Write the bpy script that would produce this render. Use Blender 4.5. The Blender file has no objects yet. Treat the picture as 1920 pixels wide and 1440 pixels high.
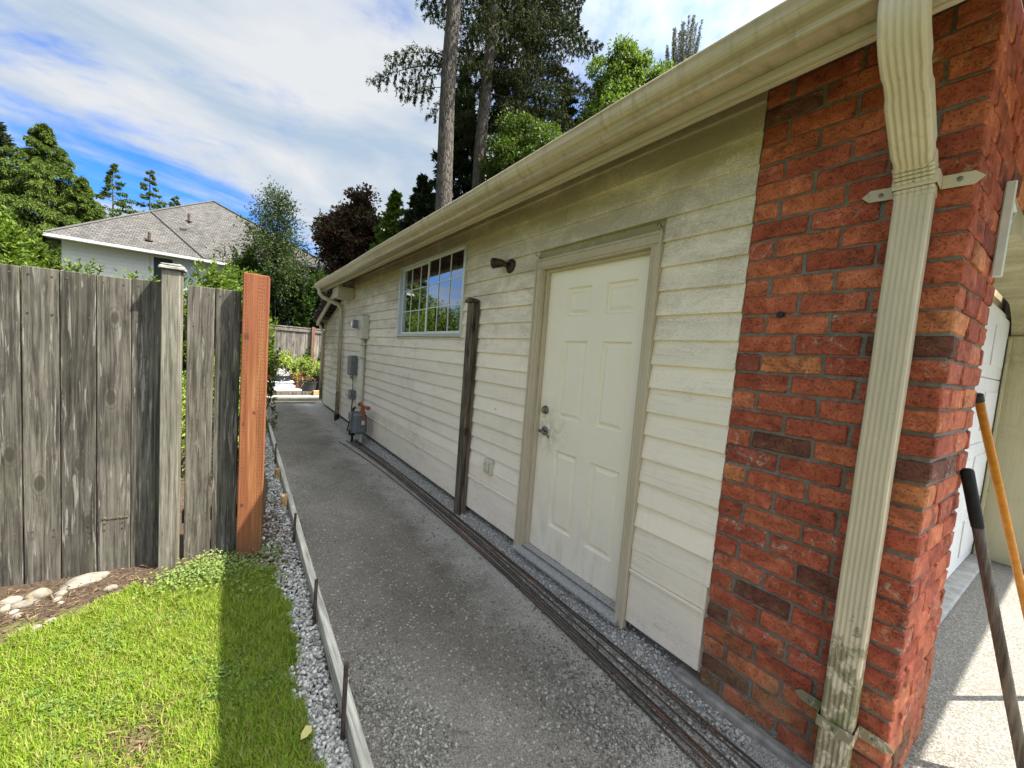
import bpy, math, random
import numpy as np
from mathutils import Vector, Matrix, noise as mnoise

random.seed(7)
RNG = np.random.default_rng(11)
SC = bpy.context.scene
COL = SC.collection
rad = math.radians

# ------------------------------------------------------------------ camera
yaw, pit, rol = 0.642810270, 0.0708563045, 0.0767677523
f_ = Vector((math.sin(yaw)*math.cos(pit), math.cos(yaw)*math.cos(pit), -math.sin(pit)))
r_ = Vector((math.cos(yaw), -math.sin(yaw), 0.0))
u_ = r_.cross(f_)
r2 = math.cos(rol)*r_ + math.sin(rol)*u_
u2 = -math.sin(rol)*r_ + math.cos(rol)*u_
cd = bpy.data.cameras.new('camera')
cam = bpy.data.objects.new('camera', cd)
COL.objects.link(cam)
m4 = Matrix.Identity(4)
for i in range(3):
    m4[i][0], m4[i][1], m4[i][2] = r2[i], u2[i], -f_[i]
m4[0][3], m4[1][3], m4[2][3] = -1.90, 0.0, 1.60
cam.matrix_world = m4
cd.sensor_width = 36.0
cd.lens = 715.0/1920.0*36.0
cd.clip_start = 0.02
cd.clip_end = 2000.0
SC.camera = cam

# ------------------------------------------------------------------ sun, sky, exposure
SUN = Vector((1.2, -1.0, 2.36)).normalized()      # direction towards the sun
sl = bpy.data.lights.new('sun', 'SUN')
sl.energy = 3.5
sl.angle = rad(0.5)
sl.color = (1.0, 0.95, 0.87)
so = bpy.data.objects.new('sun', sl)
COL.objects.link(so)
so.location = (6, -6, 14)
so.rotation_euler = (-SUN).to_track_quat('-Z', 'Y').to_euler()

W = bpy.data.worlds.new('World')
SC.world = W
W.use_nodes = True
wt = W.node_tree
wt.nodes.clear()
wout = wt.nodes.new('ShaderNodeOutputWorld')
wbg = wt.nodes.new('ShaderNodeBackground')
wbg.inputs['Strength'].default_value = 0.10
sky = wt.nodes.new('ShaderNodeTexSky')
sky.sky_type = 'NISHITA'
sky.sun_disc = False
sky.sun_elevation = math.asin(SUN.z)
sky.sun_rotation = math.atan2(SUN.x, SUN.y)
sky.ozone_density = 1.5
sky.dust_density = 0.4
tcw = wt.nodes.new('ShaderNodeTexCoord')
sepw = wt.nodes.new('ShaderNodeSeparateXYZ')
wt.links.new(tcw.outputs['Generated'], sepw.inputs[0])


def wmath(op, a, b=None, c=None):
    n = wt.nodes.new('ShaderNodeMath')
    n.operation = op
    for i, v in enumerate((a, b, c)):
        if v is None:
            continue
        if hasattr(v, 'node'):
            wt.links.new(v, n.inputs[i])
        else:
            n.inputs[i].default_value = v
    return n.outputs[0]


zc = wmath('ADD', wmath('MAXIMUM', sepw.outputs[2], 0.0), 0.22)
cx = wmath('DIVIDE', sepw.outputs[0], zc)
cy = wmath('DIVIDE', sepw.outputs[1], zc)
cmb = wt.nodes.new('ShaderNodeCombineXYZ')
wt.links.new(cx, cmb.inputs[0])
wt.links.new(cy, cmb.inputs[1])


def wnoise(rot, scale, loc, nscale, detail, rough, dist):
    mp = wt.nodes.new('ShaderNodeMapping')
    mp.inputs['Rotation'].default_value = (0, 0, rad(rot))
    mp.inputs['Scale'].default_value = scale
    mp.inputs['Location'].default_value = loc
    wt.links.new(cmb.outputs[0], mp.inputs[0])
    n = wt.nodes.new('ShaderNodeTexNoise')
    n.inputs['Scale'].default_value = nscale
    n.inputs['Detail'].default_value = detail
    n.inputs['Roughness'].default_value = rough
    n.inputs['Distortion'].default_value = dist
    wt.links.new(mp.outputs[0], n.inputs['Vector'])
    return n.outputs[0]


nz1 = wnoise(-60, (0.95, 1.35, 1), (18.17, 63.21, 0), 0.95, 12, 0.61, 0.5)
nz2 = wnoise(20, (0.6, 1.0, 1), (15.21, 40.9, 0), 0.55, 4, 0.5, 0.2)
nz4 = wnoise(-40, (1.0, 1.2, 1), (33.2, 29.5, 0), 1.9, 10, 0.6, 0.2)
cover = wmath('ADD', wmath('MULTIPLY', nz1, 0.46), wmath('ADD', wmath('MULTIPLY', nz2, 0.40), wmath('MULTIPLY', nz4, 0.26)))
crp = wt.nodes.new('ShaderNodeValToRGB')
crp.color_ramp.interpolation = 'EASE'
crp.color_ramp.elements[0].position = 0.462
crp.color_ramp.elements[0].color = (0.0, 0.0, 0.0, 1)
crp.color_ramp.elements[1].position = 0.575
crp.color_ramp.elements[1].color = (1, 1, 1, 1)
wt.links.new(cover, crp.inputs[0])
# thickness shading of the cloud itself: thin bright edges, slightly greyer thick parts
nz3 = wnoise(28, (0.9, 1.6, 1), (1.3, 5.1, 0), 1.7, 7, 0.55, 0.4)
ccol = wt.nodes.new('ShaderNodeValToRGB')
ccol.color_ramp.elements[0].position = 0.36
ccol.color_ramp.elements[0].color = (0.60, 0.73, 0.88, 1)
ccol.color_ramp.elements[1].position = 0.62
ccol.color_ramp.elements[1].color = (1.0, 1.0, 1.0, 1)
wt.links.new(nz3, ccol.inputs[0])
cmul = wt.nodes.new('ShaderNodeMix')
cmul.data_type = 'RGBA'
cmul.blend_type = 'MULTIPLY'
cmul.inputs[0].default_value = 1.0
wt.links.new(ccol.outputs[0], cmul.inputs[6])
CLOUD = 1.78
# extra cloud glow around the sun, mostly out of view, added to brighten the shaded wall
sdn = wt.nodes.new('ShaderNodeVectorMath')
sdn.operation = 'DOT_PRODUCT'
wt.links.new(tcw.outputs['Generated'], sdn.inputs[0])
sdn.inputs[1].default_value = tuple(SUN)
sun_lobe = wmath('POWER', wmath('MAXIMUM', sdn.outputs['Value'], 0.0), 6.0)
glow = wmath('ADD', wmath('MULTIPLY', sun_lobe, CLOUD*14.5), CLOUD)
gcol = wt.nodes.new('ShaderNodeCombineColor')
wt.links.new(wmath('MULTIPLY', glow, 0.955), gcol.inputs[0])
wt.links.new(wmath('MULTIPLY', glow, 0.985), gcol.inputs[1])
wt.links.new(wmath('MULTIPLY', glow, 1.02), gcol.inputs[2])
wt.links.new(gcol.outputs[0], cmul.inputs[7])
wmix = wt.nodes.new('ShaderNodeMix')
wmix.data_type = 'RGBA'
wt.links.new(crp.outputs[0], wmix.inputs[0])
skd = wt.nodes.new('ShaderNodeMix')      # deep polar blue between the clouds
skd.data_type = 'RGBA'
skd.blend_type = 'MULTIPLY'
skd.inputs[0].default_value = 1.0
wt.links.new(sky.outputs[0], skd.inputs[6])
skd.inputs[7].default_value = (0.12, 0.30, 0.56, 1)
wt.links.new(skd.outputs[2], wmix.inputs[6])
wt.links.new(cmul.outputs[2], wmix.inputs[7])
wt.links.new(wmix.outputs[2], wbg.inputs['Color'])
wt.links.new(wbg.outputs[0], wout.inputs[0])

SC.view_settings.view_transform = 'Standard'
SC.view_settings.look = 'None'
SC.view_settings.gamma = 1.0
SC.view_settings.use_curve_mapping = False
SC.view_settings.exposure = 2.25
SC.render.engine = 'CYCLES'
SC.cycles.max_bounces = 8
SC.cycles.diffuse_bounces = 4
SC.cycles.transparent_max_bounces = 12
SC.cycles.use_denoising = True
SC.cycles.denoising_prefilter = 'ACCURATE'
SC.cycles.denoising_input_passes = 'RGB_ALBEDO_NORMAL'


# ------------------------------------------------------------------ node helper
class NT:
    def __init__(s, name, rough=0.8, spec=0.3):
        s.m = bpy.data.materials.new(name)
        s.m.use_nodes = True
        s.t = s.m.node_tree
        s.b = s.t.nodes['Principled BSDF']
        s.out = s.t.nodes['Material Output']
        s.b.inputs['Roughness'].default_value = rough
        s.b.inputs['Specular IOR Level'].default_value = spec

    def put(s, sock, v):
        if hasattr(v, 'node'):
            s.t.links.new(v, sock)
        elif isinstance(v, (tuple, list)) and len(v) == 3 and sock.type == 'RGBA':
            sock.default_value = (*v, 1)
        else:
            sock.default_value = v

    def n(s, typ, ins=None, **props):
        nd = s.t.nodes.new(typ)
        for k, v in props.items():
            setattr(nd, k, v)
        for k, v in (ins or {}).items():
            s.put(nd.inputs[k], v)
        return nd

    def math(s, op, a, b=0.0, clamp=False):
        return s.n('ShaderNodeMath', {0: a, 1: b}, operation=op, use_clamp=clamp).outputs[0]

    def mix(s, fac, a, b, blend='MIX'):
        nd = s.n('ShaderNodeMix', data_type='RGBA', blend_type=blend)
        s.put(nd.inputs[0], fac)
        s.put(nd.inputs[6], a)
        s.put(nd.inputs[7], b)
        return nd.outputs[2]

    def ramp(s, fac, stops, interp='LINEAR'):
        nd = s.n('ShaderNodeValToRGB')
        cr = nd.color_ramp
        cr.interpolation = interp
        while len(cr.elements) < len(stops):
            cr.elements.new(0.5)
        for e, (p, c) in zip(cr.elements, stops):
            e.position = p
            e.color = (c, c, c, 1) if isinstance(c, (int, float)) else (*c, 1)
        s.put(nd.inputs[0], fac)
        return nd.outputs[0]

    def geo(s):
        return s.n('ShaderNodeNewGeometry').outputs['Position']

    def obj(s):
        return s.n('ShaderNodeTexCoord').outputs['Object']

    def rnd(s):
        return s.n('ShaderNodeObjectInfo').outputs['Random']

    def vec(s, v, scale=(1, 1, 1), add=None, rot=(0, 0, 0)):
        mp = s.n('ShaderNodeMapping', {'Vector': v, 'Scale': scale, 'Rotation': rot})
        if add is not None:
            mp2 = s.n('ShaderNodeVectorMath', {0: mp.outputs[0], 1: add}, operation='ADD')
            return mp2.outputs[0]
        return mp.outputs[0]

    def rvec(s, k=37.0):
        r = s.rnd()
        return s.n('ShaderNodeCombineXYZ', {0: s.math('MULTIPLY', r, k), 1: s.math('MULTIPLY', r, k*0.37), 2: s.math('MULTIPLY', r, k*1.7)}).outputs[0]

    def noise(s, v, scale, detail=4, rough=0.55, dist=0.0):
        return s.n('ShaderNodeTexNoise', {'Vector': v, 'Scale': scale, 'Detail': detail, 'Roughness': rough, 'Distortion': dist}).outputs[0]

    def voro(s, v, scale, feature='F1', out=0, randomness=1.0):
        return s.n('ShaderNodeTexVoronoi', {'Vector': v, 'Scale': scale, 'Randomness': randomness}, feature=feature).outputs[out]

    def z(s, v, i=2):
        return s.n('ShaderNodeSeparateXYZ', {0: v}).outputs[i]

    def bump(s, h, strength=0.3, dist=0.01):
        nd = s.n('ShaderNodeBump', {'Height': h, 'Strength': strength, 'Distance': dist})
        s.t.links.new(nd.outputs[0], s.b.inputs['Normal'])

    def color(s, c):
        s.put(s.b.inputs['Base Color'], c)
        return s

    def rough(s, c):
        s.put(s.b.inputs['Roughness'], c)


def mat_plain(name, col, rough=0.6, var=0.12, scale=30.0, metal=0.0, bump=0.0, spec=0.3):
    t = NT(name, rough, spec)
    p = t.geo()
    nz = t.noise(p, scale, 5, 0.6)
    c2 = tuple(max(0, c*(1-var*2)) for c in col)
    c3 = tuple(min(1, c*(1+var)) for c in col)
    t.color(t.ramp(nz, [(0.25, c2), (0.75, c3)]))
    t.b.inputs['Metallic'].default_value = metal
    if bump:
        t.bump(nz, bump, 0.004)
    return t.m


def mat_paint(name, base, mildew=(0.20, 0.175, 0.10), grain_axis=1, amount=0.5, flake=0.4, hz0=1.45, hz1=2.8):
    """painted timber or metal outdoors: hairline grain cracks, drips, grime and patchy mildew"""
    t = NT(name, 0.62, 0.3)
    p = t.geo()
    rv = t.rvec(19.0)

    def along(k, lo):
        sc = [k, k, k]
        sc[grain_axis] = lo
        return t.vec(p, tuple(sc), rv)
    g = t.noise(along(95, 2.6), 1.0, 5, 0.6, 1.4)
    g2 = t.noise(along(26, 1.3), 1.0, 5, 0.65, 2.2)
    per = t.math('ADD', t.math('MULTIPLY', t.rnd(), 0.14), 0.90)
    c = t.mix(1.0, base, t.n('ShaderNodeCombineColor', {0: per, 1: per, 2: per}).outputs[0], 'MULTIPLY')
    # hairline cracks in the paint, in patches
    patch = t.ramp(t.noise(along(5, 1.6), 1.0, 4, 0.6), [(0.42, 0.0), (0.62, 1.0)])
    crack = t.ramp(g, [(0.30, 1.0), (0.40, 0.0)])
    c = t.mix(t.math('MULTIPLY', t.math('MULTIPLY', crack, patch), flake*2.4), c, tuple(b*0.36 for b in base))
    ring = t.ramp(g2, [(0.40, 0.0), (0.46, 1.0), (0.52, 0.0)])
    c = t.mix(t.math('MULTIPLY', t.math('MULTIPLY', ring, patch), flake*1.1), c, tuple(b*0.55 for b in base))
    # mildew: big patches broken up by fine speckle, thicker on the upper courses
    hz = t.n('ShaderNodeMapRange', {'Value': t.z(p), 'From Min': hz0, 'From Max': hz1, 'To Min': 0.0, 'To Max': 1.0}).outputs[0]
    fine = t.noise(t.vec(p, (1, 0.7, 1.2)), 110.0, 4, 0.75, 1.2)
    mid = t.noise(t.vec(p, (1, 0.5, 1.1)), 6.5, 6, 0.68, 0.6)
    big = t.noise(t.vec(p, (1, 0.45, 0.9), (3.7, 0.4, 1.1)), 1.7, 4, 0.55)
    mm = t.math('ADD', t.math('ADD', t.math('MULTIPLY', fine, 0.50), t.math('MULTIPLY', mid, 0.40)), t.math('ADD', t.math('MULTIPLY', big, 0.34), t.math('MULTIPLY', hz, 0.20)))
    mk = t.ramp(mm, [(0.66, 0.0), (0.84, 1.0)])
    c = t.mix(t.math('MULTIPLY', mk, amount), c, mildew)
    # vertical drip marks
    dr = t.ramp(t.noise(t.vec(p, (14, 14, 1.1)), 1.0, 5, 0.7, 0.3), [(0.54, 0.0), (0.74, 1.0)])
    c = t.mix(t.math('MULTIPLY', dr, 0.20), c, tuple(b*v for b, v in zip(base, (0.62, 0.58, 0.50))))
    # bare chips
    ch = t.ramp(t.noise(along(34, 9), 1.0, 3, 0.5), [(0.745, 0.0), (0.77, 1.0)])
    c = t.mix(t.math('MULTIPLY', ch, 0.7), c, (0.20, 0.16, 0.115))
    t.color(c)
    t.bump(t.math('ADD', t.math('MULTIPLY', g, 0.7), t.math('MULTIPLY', g2, 0.5)), 0.30, 0.003)
    return t.m


def mat_oldwood(name, c_dark, c_light, axis=2, green=0.12, knots=True, bump=0.5, whitish=0.0):
    t = NT(name, 0.85, 0.2)
    p = t.geo()
    sc = [70.0, 70.0, 70.0]
    sc[axis] = 2.5
    rv = t.rvec(41.0)
    g = t.noise(t.vec(p, tuple(sc), rv), 1.0, 8, 0.72, 0.5)
    sc2 = [16.0, 16.0, 16.0]
    sc2[axis] = 1.1
    warp = t.noise(t.vec(p, (3, 3, 3), rv), 1.6, 3, 0.5)
    wv = t.n('ShaderNodeTexNoise', {'Vector': t.vec(p, tuple(sc2), rv), 'Scale': 1.0, 'Detail': 6.0, 'Roughness': 0.7, 'Distortion': 1.6}).outputs[0]
    c = t.ramp(t.math('ADD', t.math('MULTIPLY', g, 0.6), t.math('MULTIPLY', wv, 0.4)), [(0.36, tuple(x*0.35 for x in c_dark)), (0.45, c_dark), (0.55, c_light), (0.66, tuple(min(1, x*1.4) for x in c_light))])
    per = t.math('ADD', t.math('MULTIPLY', t.rnd(), 0.5), 0.72)
    c = t.mix(1.0, c, t.n('ShaderNodeCombineColor', {0: per, 1: per, 2: per}).outputs[0], 'MULTIPLY')
    blot = t.ramp(t.noise(t.vec(p, (1, 1, 0.45) if axis == 2 else (1, .45, 1), rv), 7.0, 4, 0.6), [(0.45, 0.0), (0.72, 1.0)])
    c = t.mix(t.math('MULTIPLY', blot, 0.45), c, tuple(x*0.42 for x in c_dark))
    if green:
        gm = t.ramp(t.noise(p, 4.0, 5, 0.65), [(0.50, 0.0), (0.7, 1.0)])
        c = t.mix(t.math('MULTIPLY', gm, green), c, (0.10, 0.11, 0.05))
    if whitish:
        wm = t.ramp(t.noise(t.vec(p, (60, 60, 3.4), rv), 1.0, 5, 0.65, 0.6), [(0.58, 0.0), (0.64, 1.0)])
        c = t.mix(t.math('MULTIPLY', wm, whitish), c, (0.30, 0.28, 0.235))
    h = t.math('ADD', g, t.math('MULTIPLY', wv, 0.6))
    if knots:
        v = t.vec(p, (5.5, 5.5, 2.6) if axis == 2 else (5.5, 2.6, 5.5), rv)
        d = t.voro(v, 1.0)
        kn = t.ramp(d, [(0.085, 1.0), (0.15, 0.0)])
        ring = t.ramp(t.math('SINE', t.math('MULTIPLY', d, 75.0)), [(0.2, 0.0), (0.9, 1.0)])
        rk = t.math('MULTIPLY', ring, t.ramp(d, [(0.10, 1.0), (0.33, 0.0)]))
        c = t.mix(t.math('MULTIPLY', rk, 0.42), c, tuple(x*0.45 for x in c_dark))
        c = t.mix(t.math('MULTIPLY', kn, 0.8), c, (0.035, 0.028, 0.02))
    t.color(c)
    t.bump(h, bump, 0.004)
    return t.m


def mat_leaf(name, c1, c2, transl=0.35, rough=0.5, c3=None, f3=0.1):
    t = NT(name, max(rough, 0.55), 0.16 if rough < 0.6 else 0.06)
    isl = t.n('ShaderNodeNewGeometry').outputs['Random Per Island']
    stops = [(0.0, c1), (1.0, c2)]
    c = t.ramp(isl, stops)
    nz = t.noise(t.geo(), 1.3, 3, 0.5)
    c = t.mix(t.ramp(nz, [(0.35, 0.0), (0.7, 0.5)]), c, c2)
    if c3:
        k = t.ramp(t.math('FRACT', t.math('MULTIPLY', isl, 17.3)), [(1-f3, 0.0), (1-f3+0.01, 1.0)])
        c = t.mix(k, c, c3)
    t.color(c)
    tr = t.n('ShaderNodeBsdfTranslucent')
    t.put(tr.inputs[0], t.mix(1.0, c, (1.0, 1.05, 0.5), 'MULTIPLY'))
    mx = t.n('ShaderNodeMixShader', {0: transl})
    t.t.links.new(t.b.outputs[0], mx.inputs[1])
    t.t.links.new(tr.outputs[0], mx.inputs[2])
    t.t.links.new(mx.outputs[0], t.out.inputs[0])
    return t.m


MT = {}
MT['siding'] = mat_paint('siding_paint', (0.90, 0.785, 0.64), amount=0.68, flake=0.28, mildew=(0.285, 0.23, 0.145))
MT['trim'] = mat_paint('trim_paint', (0.56, 0.465, 0.335), grain_axis=2, amount=0.30, flake=0.2)
MT['trim_h'] = mat_paint('trim_paint_across', (0.56, 0.465, 0.335), grain_axis=1, amount=0.30, flake=0.2)
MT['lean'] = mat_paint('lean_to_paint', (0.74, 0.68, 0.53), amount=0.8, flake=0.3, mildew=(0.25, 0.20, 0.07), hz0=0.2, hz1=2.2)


def m_door():
    t = NT('door_paint', 0.42, 0.4)
    p = t.geo()
    nz = t.noise(p, 3.0, 5, 0.6)
    c = t.ramp(nz, [(0.3, (0.88, 0.78, 0.63)), (0.7, (0.92, 0.825, 0.68))])
    dirt = t.ramp(t.noise(p, 95.0, 2, 0.5), [(0.72, 0.0), (0.78, 1.0)])
    c = t.mix(t.math('MULTIPLY', dirt, 0.45), c, (0.34, 0.30, 0.20))
    lo = t.n('ShaderNodeMapRange', {'Value': t.z(p), 'From Min': 0.75, 'From Max': 0.12}).outputs[0]
    sm = t.math('MULTIPLY', t.ramp(t.noise(t.vec(p, (1, 2.5, 0.9)), 5.0, 6, 0.65), [(0.45, 0.0), (0.7, 1.0)]), lo)
    c = t.mix(t.math('MULTIPLY', sm, 0.5), c, (0.46, 0.42, 0.31))
    sx_ = t.math('SUBTRACT', t.z(p, 1), 2.13)
    sz_ = t.math('SUBTRACT', t.z(p, 2), 1.08)
    dist = t.math('SQRT', t.math('ADD', t.math('MULTIPLY', sx_, sx_), t.math('MULTIPLY', sz_, sz_)))
    hand = t.math('MULTIPLY', t.ramp(dist, [(0.05, 1.0), (0.26, 0.0)]), t.ramp(t.noise(p, 17, 5, 0.7), [(0.40, 0.0), (0.62, 1.0)]))
    c = t.mix(t.math('MULTIPLY', hand, 0.62), c, (0.40, 0.34, 0.24))
    scr = t.ramp(t.noise(t.vec(p, (1, 3.5, 26), (0.3, 0.1, 0.7), (0.35, 0, 0)), 2.4, 4, 0.7), [(0.70, 0.0), (0.73, 1.0)])
    c = t.mix(t.math('MULTIPLY', scr, 0.35), c, (0.42, 0.37, 0.28))
    rust = t.ramp(t.math('ADD', t.n('ShaderNodeMapRange', {'Value': t.z(p), 'From Min': 0.150, 'From Max': 0.122, 'To Min': 0.0, 'To Max': 0.6}).outputs[0], t.math('MULTIPLY', t.noise(p, 60, 3), 0.55)), [(0.62, 0.0), (0.75, 1.0)])
    c = t.mix(rust, c, (0.23, 0.12, 0.03))
    t.color(c)
    t.bump(t.noise(p, 160, 2), 0.05, 0.002)
    return t.m


MT['door'] = m_door()


def m_gutter(name='gutter_metal', base=(0.54, 0.435, 0.29)):
    t = NT(name, 0.38, 0.5)
    p = t.geo()
    c = t.ramp(t.noise(t.vec(p, (1, 0.25, 1)), 6.0, 5, 0.6), [(0.3, tuple(b*0.82 for b in base)), (0.7, tuple(b*1.08 for b in base))])
    st = t.ramp(t.noise(t.vec(p, (9, 22, 2.2)), 1.0, 6, 0.7), [(0.50, 0.0), (0.74, 1.0)])
    c = t.mix(t.math('MULTIPLY', st, 0.75), c, (0.22, 0.17, 0.085))
    sp = t.ramp(t.noise(p, 60.0, 3, 0.6), [(0.64, 0.0), (0.72, 1.0)])
    c = t.mix(t.math('MULTIPLY', sp, 0.35), c, (0.25, 0.22, 0.15))
    # grime lying in long bands along the run
    bd = t.ramp(t.math('ADD', t.noise(t.vec(p, (46, 0.5, 60)), 1.0, 4, 0.6, 0.4), t.math('MULTIPLY', t.noise(p, 3.0, 4, 0.6), 0.25)), [(0.56, 0.0), (0.78, 1.0)])
    c = t.mix(t.math('MULTIPLY', bd, 0.6), c, (0.20, 0.155, 0.075))
    t.color(c)
    t.bump(t.noise(p, 9, 3), 0.08, 0.01)
    return t.m


MT['gutter'] = m_gutter()


def m_spout():
    t = NT('downspout_metal', 0.40, 0.5)
    p = t.geo()
    base = (0.60, 0.50, 0.35)
    c = t.ramp(t.noise(t.vec(p, (1, 1, 0.3)), 7.0, 5, 0.6), [(0.3, tuple(b*0.85 for b in base)), (0.7, tuple(b*1.08 for b in base))])
    # algae and scraped paint towards the foot
    lo = t.n('ShaderNodeMapRange', {'Value': t.z(p), 'From Min': 0.95, 'From Max': 0.45}).outputs[0]
    nz = t.noise(t.vec(p, (1.3, 1.3, 0.7)), 24.0, 6, 0.72, 0.6)
    k = t.ramp(t.math('ADD', t.math('MULTIPLY', lo, 0.24), nz), [(0.64, 0.0), (0.74, 1.0)])
    c = t.mix(t.math('MULTIPLY', k, 0.85), c, (0.17, 0.15, 0.07))
    k2 = t.ramp(t.math('ADD', t.math('MULTIPLY', lo, 0.12), t.noise(p, 13, 5, 0.6)), [(0.66, 0.0), (0.72, 1.0)])
    c = t.mix(t.math('MULTIPLY', k2, 0.6), c, (0.11, 0.14, 0.03))
    st = t.ramp(t.noise(t.vec(p, (30, 30, 2.5)), 1.0, 5, 0.7), [(0.56, 0.0), (0.74, 1.0)])
    c = t.mix(t.math('MULTIPLY', st, 0.4), c, (0.26, 0.22, 0.14))
    t.color(c)
    return t.m


MT['spout'] = m_spout()


def m_brick():
    t = NT('brick_clay', 0.88, 0.2)
    p = t.geo()
    r = t.rnd()
    rv = t.rvec(53.0)
    c = t.ramp(r, [(0.0, (0.37, 0.086, 0.046)), (0.18, (0.45, 0.115, 0.058)), (0.42, (0.41, 0.098, 0.052)), (0.60, (0.50, 0.140, 0.066)),
                   (0.84, (0.56, 0.195, 0.082)), (0.89, (0.29, 0.074, 0.046)), (0.945, (0.16, 0.062, 0.042)), (0.988, (0.075, 0.058, 0.050))], 'CONSTANT')
    nz = t.noise(t.vec(p, (1, 1, 1), rv), 26.0, 6, 0.68)
    c = t.mix(1.0, c, t.ramp(nz, [(0.28, (0.58, 0.55, 0.56)), (0.44, (0.93, 0.92, 0.93)), (0.58, (1.06, 1.08, 1.08)), (0.74, (1.45, 1.7, 1.75))]), 'MULTIPLY')
    # lighter rubbed streaks and cross marks from the mould
    sk = t.ramp(t.noise(t.vec(p, (9, 9, 30), rv), 1.0, 5, 0.7, 1.2), [(0.60, 0.0), (0.66, 1.0), (0.72, 0.2)])
    c = t.mix(t.math('MULTIPLY', sk, 0.45), c, (0.52, 0.24, 0.14))
    dk = t.ramp(t.noise(t.vec(p, (1, 1, 1.4), rv), 9.0, 5, 0.62, 0.7), [(0.56, 0.0), (0.68, 1.0)])
    c = t.mix(t.math('MULTIPLY', dk, 0.6), c, (0.10, 0.042, 0.03))
    # efflorescence on a few bricks
    pick = t.ramp(t.math('FRACT', t.math('MULTIPLY', r, 13.7)), [(0.80, 0.0), (0.90, 1.0)])
    ef = t.ramp(t.noise(t.vec(p, (1, 1, 1), rv), 34.0, 5, 0.7), [(0.55, 0.0), (0.66, 1.0)])
    c = t.mix(t.math('MULTIPLY', t.math('MULTIPLY', ef, pick), 0.75), c, (0.42, 0.37, 0.30))
    # moss on the lowest courses
    lo = t.n('ShaderNodeMapRange', {'Value': t.z(p), 'From Min': 0.75, 'From Max': 0.10}).outputs[0]
    ms = t.ramp(t.math('ADD', t.math('MULTIPLY', lo, 0.30), t.noise(p, 6.5, 5, 0.6)), [(0.60, 0.0), (0.85, 1.0)])
    c = t.mix(t.math('MULTIPLY', ms, 0.55), c, (0.19, 0.14, 0.065))
    t.color(c)
    pit = t.ramp(t.noise(p, 120.0, 3, 0.6), [(0.33, 0.0), (0.42, 1.0)])
    c = t.mix(t.math('MULTIPLY', t.math('SUBTRACT', 1.0, pit), 0.25), c, (0.10, 0.04, 0.028))
    lg = t.noise(t.vec(p, (1, 1, 1), rv), 7.0, 4, 0.6, 0.8)
    c = t.mix(1.0, c, t.ramp(lg, [(0.32, (0.70, 0.66, 0.66)), (0.5, (1.0, 1.0, 1.0)), (0.68, (1.30, 1.42, 1.45))]), 'MULTIPLY')
    t.color(c)
    t.bump(t.math('ADD', t.math('MULTIPLY', nz, 1.2), t.math('MULTIPLY', pit, 0.6)), 0.9, 0.008)
    return t.m


MT['brick'] = m_brick()


def m_mortar():
    t = NT('mortar', 0.95, 0.1)
    p = t.geo()
    nz = t.noise(p, 55, 5, 0.65)
    c = t.ramp(nz, [(0.25, (0.13, 0.117, 0.095)), (0.7, (0.26, 0.24, 0.20))])
    c = t.mix(t.ramp(t.noise(p, 4.0, 4, 0.6), [(0.45, 0.0), (0.65, 0.7)]), c, (0.14, 0.115, 0.085))
    t.color(c)
    t.bump(nz, 1.0, 0.008)
    return t.m


MT['mortar'] = m_mortar()


def m_path():
    t = NT('crushed_rock_path', 0.92, 0.25)
    p = t.geo()
    sp = t.voro(p, 210.0, 'F1', 1)
    spf = t.z(t.n('ShaderNodeSeparateColor', {0: sp}).outputs[0], 0) if False else t.n('ShaderNodeSeparateColor', {0: sp}).outputs[0]
    sp2 = t.n('ShaderNodeSeparateColor', {0: t.voro(p, 95.0, 'F1', 1)}).outputs[0]
    damp = t.ramp(t.noise(t.vec(p, (1.0, 0.55, 1)), 1.25, 6, 0.62, 0.4), [(0.34, (0.122, 0.106, 0.083)), (0.50, (0.168, 0.149, 0.120)), (0.66, (0.235, 0.211, 0.172))])
    # dry, dusty margin along the wall
    wall = t.n('ShaderNodeMapRange', {'Value': t.z(p, 0), 'From Min': -0.75, 'From Max': -0.15}).outputs[0]
    dm = t.ramp(t.math('ADD', t.math('MULTIPLY', wall, 0.55), t.math('MULTIPLY', t.noise(p, 3.4, 6, 0.68), 0.6)), [(0.42, 0.0), (0.70, 1.0)])
    c = t.mix(dm, damp, (0.36, 0.335, 0.29))
    grit = t.noise(p, 330.0, 3, 0.75)
    c = t.mix(1.0, c, t.ramp(grit, [(0.30, 0.62), (0.52, 1.0), (0.72, 1.38)]), 'MULTIPLY')
    tone = t.ramp(spf, [(0.0, 0.62), (0.5, 1.0), (0.95, 1.45)])
    c = t.mix(1.0, c, tone, 'MULTIPLY')
    c = t.mix(t.ramp(sp2, [(0.965, 0.0), (0.972, 0.75)]), c, (0.40, 0.375, 0.33))
    t.color(c)
    d1 = t.voro(p, 210.0)
    d2 = t.voro(p, 95.0)
    h = t.math('SUBTRACT', t.noise(p, 30, 5, 0.7), t.math('ADD', t.math('MULTIPLY', d1, 0.6), t.math('MULTIPLY', d2, 0.5)))
    t.bump(h, 0.9, 0.008)
    return t.m


MT['path'] = m_path()


def m_soil(name, c1, c2, sc=40):
    t = NT(name, 0.95, 0.15)
    p = t.geo()
    nz = t.noise(p, sc, 6, 0.7)
    t.color(t.ramp(nz, [(0.3, c1), (0.7, c2)]))
    t.bump(nz, 1.0, 0.02)
    return t.m


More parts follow.
